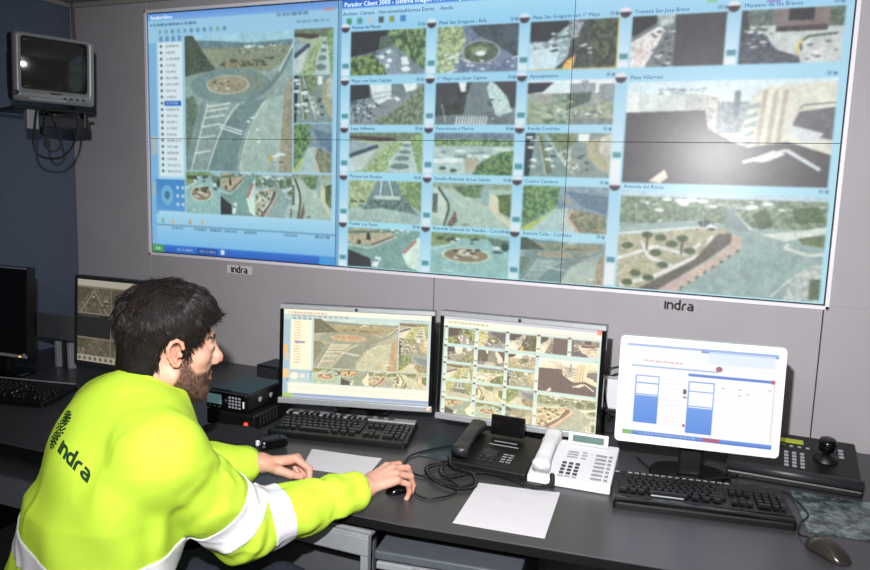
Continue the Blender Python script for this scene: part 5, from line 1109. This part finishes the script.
def strands(name, roots, nr, dirs, L, wid, lift, curl, colr, parent, seed, seg=6, grav=.0):
    """thin three sided tapered strands as one mesh"""
    r = np.random.RandomState(seed); n = len(roots); t = dirs-nr*np.sum(dirs*nr, 1)[:, None]; t /= np.maximum(np.linalg.norm(t, axis=1), 1e-9)[:, None]; bn = np.cross(nr, t)
    ph = r.rand(n)*6.28; cv = r.randn(n)*curl; V = np.zeros((n, seg+1, 3, 3)); cen = roots.copy(); d = t.copy()
    for k in range(seg+1):
        u = k/seg; w_ = wid*(1-u)**.6*.5+.00008
        for j in range(3): a = 2*math.pi*j/3; V[:, k, j] = cen+(bn*math.cos(a)+nr*math.sin(a))*(w_[:, None] if hasattr(w_, 'shape') else w_)
        d = d+bn*(cv*(.6/seg)+.25*curl*np.sin(ph+u*5))[:, None]+nr*(lift*(1 if u < .4 else -1.6)/seg)[:, None]-UP*grav/seg; d /= np.linalg.norm(d, axis=1)[:, None]; cen = cen+d*(L/seg)[:, None]
    idx = (np.arange(n)*(seg+1)*3)[:, None]; F = []
    for k in range(seg):
        for j in range(3): a, b = k*3+j, k*3+(j+1) % 3; F.append(idx+np.array([[a, b, b+3, a+3]]))
    F = np.stack(F, 1).reshape(-1, 4); c = colr[0]+(colr[1]-colr[0])*r.rand(n)[:, None]; c = np.repeat(c, (seg+1)*3, axis=0)
    return sobj(name, V.reshape(-1, 3), F, m_hair, parent, BASE, np.clip(c, 0, 255))
rs = np.random.RandomState(21); hn = grad_n(hair_sd, hp_); out_ = np.where(cran(hq) > .006)[0]; pick = rs.choice(out_, 9500); rp = hp_[pick]; rn = hn[pick]; rq = hq[pick]
who = A_(.01, -.075, .115); dl = rq-who; dl[:, 2] -= .05+.03*(rq[:, 1] < 0); dl[:, 1] += .05*np.clip(rq[:, 2]/.1, 0, 1)*(rq[:, 1] > -.02); dl += np.stack([waves(rq, .05, .035, 31), waves(rq, .05, .03, 32), waves(rq, .06, .02, 33)], 1)
dw = dl@HM.T; Ls = rs.uniform(.016, .038, len(rp))*np.where(rq[:, 2] > .07, 1.15, .8)*np.where(rq[:, 2] < -.03, .6, 1); fr_m = (rq[:, 1] > .05) & (rq[:, 2] > .05); Ls = np.where(fr_m, Ls*.62, Ls)
strands('hair_locks', rp-rn*.002, rn, dw, Ls, rs.uniform(.0010, .0026, len(rp)), rs.uniform(.05, .42, len(rp))*np.where(rq[:, 2] > .03, 1, .35), .35, (A_(18, 13, 13), A_(48, 37, 34)), hair, 5, grav=.25)
# beard and brows rooted in the skin
fq = q; bw = polysd(fq[:, 1], fq[:, 2], BEARDP); cand = np.where(near & (bw < 0) & (np.abs(fq[:, 0]) < .074) & ~((np.abs(fq[:, 2]+.0635) < .006) & (fq[:, 1] > .086)))[0]
pk = rs.choice(cand, 4200); rp = bp_[pk]+rs.randn(4200, 3)*.0008; rn = grad_n(head_sd, rp); dq = np.tile(A_(0, .35, -1.0), (len(rp), 1))+rs.randn(len(rp), 3)*.45; 
strands('beard', rp-rn*.0008, rn, dq@HM.T, rs.uniform(.005, .011, len(rp)), rs.uniform(.0006, .0011, len(rp)), np.full(len(rp), 1.1), .5, (A_(50, 34, 28), A_(104, 76, 62)), man, 6, seg=3, grav=.1)
cand = np.where(near & (np.abs(fq[:, 2]-.029-.1*(.03-np.abs(np.abs(fq[:, 0])-.03))) < .0045) & (np.abs(fq[:, 0]) > .010) & (np.abs(fq[:, 0]) < .048) & (fq[:, 1] > .06))[0]
if len(cand):
    pk = rs.choice(cand, 420); rp = bp_[pk]; rn = grad_n(head_sd, rp); sg = np.sign(hl(rp)[:, 0]); dq = np.stack([sg, -.3*np.ones(len(rp)), .25*np.ones(len(rp))], 1)+rs.randn(len(rp), 3)*.2
    strands('eyebrows', rp-rn*.0005, rn, dq@HM.T, rs.uniform(.006, .010, len(rp)), rs.uniform(.0006, .001, len(rp)), np.full(len(rp), .4), .3, (A_(34, 24, 20), A_(54, 40, 34)), man, 7, seg=3)

# ---------------- jacket
def armr(p):
    d = smin(cap(p, SR+A_(-.03, .0, .0), ER, .078, .072), cap(p, ER, WR-nrm(WR-ER)*.012, .074, .047), .028); ax = nrm(ER-SR); t = (p-SR)@ax
    fx = nrm(WR-ER); t2 = (p-ER)@fx; e = np.exp(-np.sum((p-ER)**2, 1)/.012)
    return d-.0036*np.sin(t*95+3*np.sin(t2*30))*e-waves(p, .085, .003, 41)-.0032*(1-np.abs(waves(p, .11, 1, 43)))-.003*np.exp(-((t2-.235)/.018)**2)+.004*np.exp(-((t2-.205)/.014)**2)
def arml(p):
    d = smin(cap(p, SL+A_(.02, .0, .0), EL, .076, .062), cap(p, EL, WL-nrm(WL-EL)*.018, .064, .051), .028); e = np.exp(-np.sum((p-EL)**2, 1)/.012); ax = nrm(EL-SL); t = (p-SL)@ax; return d-.003*np.sin(t*90)*e-waves(p, .08, .0028, 42)
KEY = [(.50, HIP, .200, .150), (.62, HIP*.6+WAI*.4, .196, .147), (.76, WAI+A_(.0, .0, 0), .190, .145), (.88, (WAI+CHE)/2+A_(.0, .0, 0), .190, .143), (.98, CHE+A_(0, .025, .03), .190, .130), (1.06, NEK+A_(0, -.02, 0), .13, .10), (1.10, NEK, .09, .08)]
def torso(p):
    z = p[:, 2]; zs = [k[0] for k in KEY]; cx = np.interp(z, zs, [k[1][0] for k in KEY]); cy = np.interp(z, zs, [k[1][1] for k in KEY]); a = np.interp(z, zs, [k[2] for k in KEY]); b = np.interp(z, zs, [k[3] for k in KEY])
    q = np.stack([p[:, 0]-cx, p[:, 1]-cy], 1); u = q@Rb[:2]; v = q@Fb[:2]; k0 = (np.abs(u/a)**2.3+np.abs(v/b)**2.3)**(1/2.3); d = (k0-1)*np.minimum(a, b)*.92
    d = smax(d, z-1.085, .03); d = smax(d, .585-z, .012)
    d = d-.0035*(1-np.abs(waves(p*A_(1, 1, .7)+waves(p, .2, .02, 52)[:, None], .16, 1, 53)))
    return d-waves(p*A_(1, 1, .45), .11, .0046, 51)-.003*np.exp(-((z-.70)/.05)**2)*np.sin(u*60+v*30)
NAX = nrm(A_(.36, .55, 1.0)); NC = NEK+A_(.012, .028, .004)
def collar(p):
    q = p-NC; h = q@NAX; rad = np.linalg.norm(q-h[:, None]*NAX, axis=1); Rn = .073+.10*np.clip(-h, -.0, .05)-.06*np.clip(h, 0, .03)
    return smax(np.abs(rad-Rn)-.0055, np.abs(h+.008)-.030, .005)
def jacket_sd(p):
    d = smin(torso(p), cap(p, SL*.94+NEK*.06, SR*.94+NEK*.06, .072, .072), .06); d = smin(d, cap(p, NEK-A_(0, .03, .03), SR+A_(-.03, 0, -.0), .068, .07), .05); d = smin(d, cap(p, NEK-A_(0, .03, .03), SL+A_(.03, 0, -.0), .068, .07), .05)
    ub = cap(p, NEK+A_(-.03, -.06, -.10), CHE+A_(-.02, -.04, 0), .100, .095); d = smin(d, ub, .05)
    d = smin(d, armr(p), .022); d = smin(d, arml(p), .022)
    q = p-NC; h = q@NAX; rad = np.linalg.norm(q-h[:, None]*NAX, axis=1); d = smax(d, -smax(rad-.066, -h-.045, .004), .006); d = smin(d, collar(p), .007)
    for E_, W_ in ((ER, WR), (EL, WL)):
        ax = nrm(W_-E_); d = smax(d, -cap(p, W_-ax*.03, W_+ax*.15, .033, .033), .003)
    return d
jp_, jf_ = surface(jacket_sd, (-1.52, .78, .55), (-.70, 1.64, 1.18), .0036)
def cloth_mat(name, rgb, rough, sheen=.0, bump=.35, emit=0):
    m = mat(name, rgb, rough, var=.025, scale=8, bump=bump, bscale=650, spec=.25); return m
m_hi = cloth_mat('fluorescent_yellow_cloth', (206, 242, 70), .75); m_band = mat('reflective_white_band', (250, 248, 254), .35, var=.02, scale=200, spec=.6)
jacket = sobj('jacket', jp_, jf_, m_hi, man, BASE)
def band(name, region, lo, hi):
    f = lambda p: smax(smax(jacket_sd(p)-.0026, -(jacket_sd(p)+.004), .0008), region(p), .0008)
    bp, bf = surface(f, lo, hi, .0030); return sobj(name, bp, bf, m_band, jacket, BASE)
aU = nrm(ER-SR); cU = SR+aU*.222; aF = nrm(WR-ER); cF = ER+aF*.075
notarm = lambda p: smin(armr(p), arml(p), .001)
band('reflective_band', lambda p: np.maximum(np.maximum(np.abs((p-cU)@aU)-.031, armr(p)-.02), (p-ER)@aF-.05), cU-.14, cU+.14)
band('reflective_band', lambda p: np.maximum(np.abs((p-cF)@nrm(aF+aU*-.12))-.027, armr(p)-.02), cF-.14, cF+.14)
nW = nrm(UP+Rb*.10+Fb*.03); cW = A_(-1.17, 1.06, .798)
band('reflective_band', lambda p: np.maximum(np.abs((p-cW)@nW)-.026, -armr(p)+.012), (-1.52, .78, .70), (-.85, 1.32, .90))
cL = SL+(EL-SL)*.75; aL = nrm(EL-SL)
band('reflective_band', lambda p: np.maximum(np.abs((p-cL)@aL)-.026, arml(p)-.02), cL-.12, cL+.12)

# printed emblem and wordmark on the back, laid onto the cloth
from mathutils.bvhtree import BVHTree
bvh = BVHTree.FromPolygons([tuple(v) for v in jp_], [tuple(int(i) for i in f) for f in jf_])
def lay(m_, O, X, Y, N, name, mt_):
    """wrap a flat drawing (x right, y up, metres) on the cloth along -N"""
    V = []; X = Vector(X); Y = Vector(Y); N = Vector(N); O = Vector(O)
    for (x, y, z) in m_.v:
        s = O+X*x+Y*y+N*.15; h = bvh.ray_cast(s, -N, .4)[0]; V.append(tuple((h if h else s-N*.15)+N*(.0006+z)-Vector(tuple(BASE))))
    k = M(); k.v = V; k.f = m_.f; k.m = m_.m; k.sm = m_.sm; return k.build(name, mt_, jacket)
m_print = mat('dark_green_print', (20, 60, 24), .7)
def subdiv(m_):
    b = bmesh.new(); vs = [b.verts.new(v) for v in m_.v]
    for f in m_.f:
        try: b.faces.new([vs[i] for i in f])
        except ValueError: pass
    bmesh.ops.subdivide_edges(b, edges=b.edges[:], cuts=3, use_grid_fill=True)
    bmesh.ops.triangulate(b, faces=b.faces[:]); k = M(); k.bm(b); return k
LOGO_O, LOGO_X = A_(-1.184, 1.006, .998), nrm((.139, -.050, -.040))
LN_ = nrm(A_(-.08, -.744, .663)); LX_ = nrm(LOGO_X-LN_*(LOGO_X@LN_)); LY_ = nrm((-.05, .66, .75))*.78
wm, wl = wordmark(.0375, .0009); lay(subdiv(wm), LOGO_O, LX_, LY_, LN_, 'wordmark', m_print)
em = M()
for lobe, (cy_, ry, rx) in enumerate(((.014, .019, .018), (.047, .021, .021), (.078, .016, .016))):
    for ring_ in (1.0, .62, .25):
        nn_ = int(10*ring_)+2
        for i in range(nn_): a = 2*math.pi*i/nn_+lobe; em.box((1.15*rx*ring_*math.cos(a), cy_+ry*ring_*math.sin(a), .0004), (.0085, .0046, .0008), rot=(0, 0, .5+.4*math.sin(a*2)))
EO = LOGO_O-LX_*.046-LY_*.008
lay(em, EO, LX_, LY_, LN_, 'emblem', m_print)

# ---------------- trousers and shoes
KR = HIP+Rb*.10+Fb*.44+A_(0, 0, .0); KL = HIP-Rb*.10+Fb*.43+A_(0, 0, .0); AR_ = KR+Fb*.02-A_(0, 0, .46); AL_ = KL-Fb*.06-A_(0, 0, .46)
def trouser_sd(p):
    d = ell(p, HIP+A_(0, 0, .0), (.185, .17, .12))
    for s_, K, An in ((1, KR, AR_), (-1, KL, AL_)):
        t_ = cap(p, HIP+Rb*.095*s_+A_(0, 0, -.005), K, .092, .070); t_ = smin(t_, cap(p, K, An, .068, .055), .03); d = smin(d, t_, .03)
    d = smax(d, -(p[:, 2]-.085), .004); d = smax(d, p[:, 2]-.66, .01)
    return d-waves(p, .09, .0035, 61)-.003*np.sin(p@Fb*80+p[:, 2]*50)*np.exp(-((p-HIP)@Fb-.06)**2/.006)
tp_, tf_ = surface(trouser_sd, (-1.48, .78, .06), (-.72, 1.66, .70), .006)
m_tr = mat('navy_trousers', (34, 38, 52), .85, bump=.5, bscale=500); sobj('trousers', tp_, tf_, m_tr, man, BASE)
m_shoe = mat('black_leather', (18, 17, 18), .35)
for An in (AR_, AL_):
    A0 = A_(An[0], An[1], 0); f = lambda p: smax(smin(ell(p, A0+Fb*.10+A_(0, 0, .035), (.05, .05, .045)), smin(cap(p, A0-Fb*.03+A_(0, 0, .045), A0+Fb*.14+A_(0, 0, .035), .042, .040), cap(p, A0+A_(0, 0, .05), A0+A_(0, 0, .11), .045), .03), .02), -p[:, 2]+.002, .003)
    sp, sf = surface(f, A0-A_(.16, .16, .01), A0+A_(.16, .26, .18), .006); sobj('shoe', sp, sf, m_shoe, man, BASE)
# ------------------------------------------------------------------ light
def area(name, loc, rot, sx, sy, power, col=(1, 1, 1)):
    l = bpy.data.lights.new(name, 'AREA'); l.shape = 'RECTANGLE'; l.size = sx; l.size_y = sy; l.energy = power; l.color = col
    o = bpy.data.objects.new(name, l); COL.objects.link(o); o.location = loc; o.rotation_euler = rot; return o
fl = bpy.data.lights.new('camera_flash', 'SPOT'); fl.energy = FLASH; fl.spot_size = R(108); fl.spot_blend = 1; fl.shadow_soft_size = .02
fo = bpy.data.objects.new('camera_flash', fl); COL.objects.link(fo); fo.location = (-.10, .02, 1.80)
fo.rotation_euler = (Vector((-.16, .95, -.16))).to_track_quat('-Z', 'Y').to_euler()
for i, (x, y) in enumerate(((-1.2, -.9), (.8, -.9))):  # unseen ceiling panels, added to give the room soft ambient light
    t = thing('added_ceiling_light', 'square ceiling panel added for ambient light, unseen behind the camera, '+('left' if i == 0 else 'right')+' of the pair', 'ceiling light', (x, y, ZC), group='added ceiling lights behind the camera')
    M().box((0, 0, -.01), (.62, .62, .018), .003).build('frame', m_white, t); M().box((0, 0, -.021), (.56, .56, .004)).build('diffuser', m_lamp, t)
    area('added_ambient_lamp', (x, y, ZC-.03), (0, 0, 0), .55, .55, CEIL, (1, .98, .95))
w_ = bpy.data.worlds.new('world'); SC.world = w_; w_.use_nodes = True; w_.node_tree.nodes['Background'].inputs[0].default_value = (.5, .52, .55, 1); w_.node_tree.nodes['Background'].inputs[1].default_value = .0
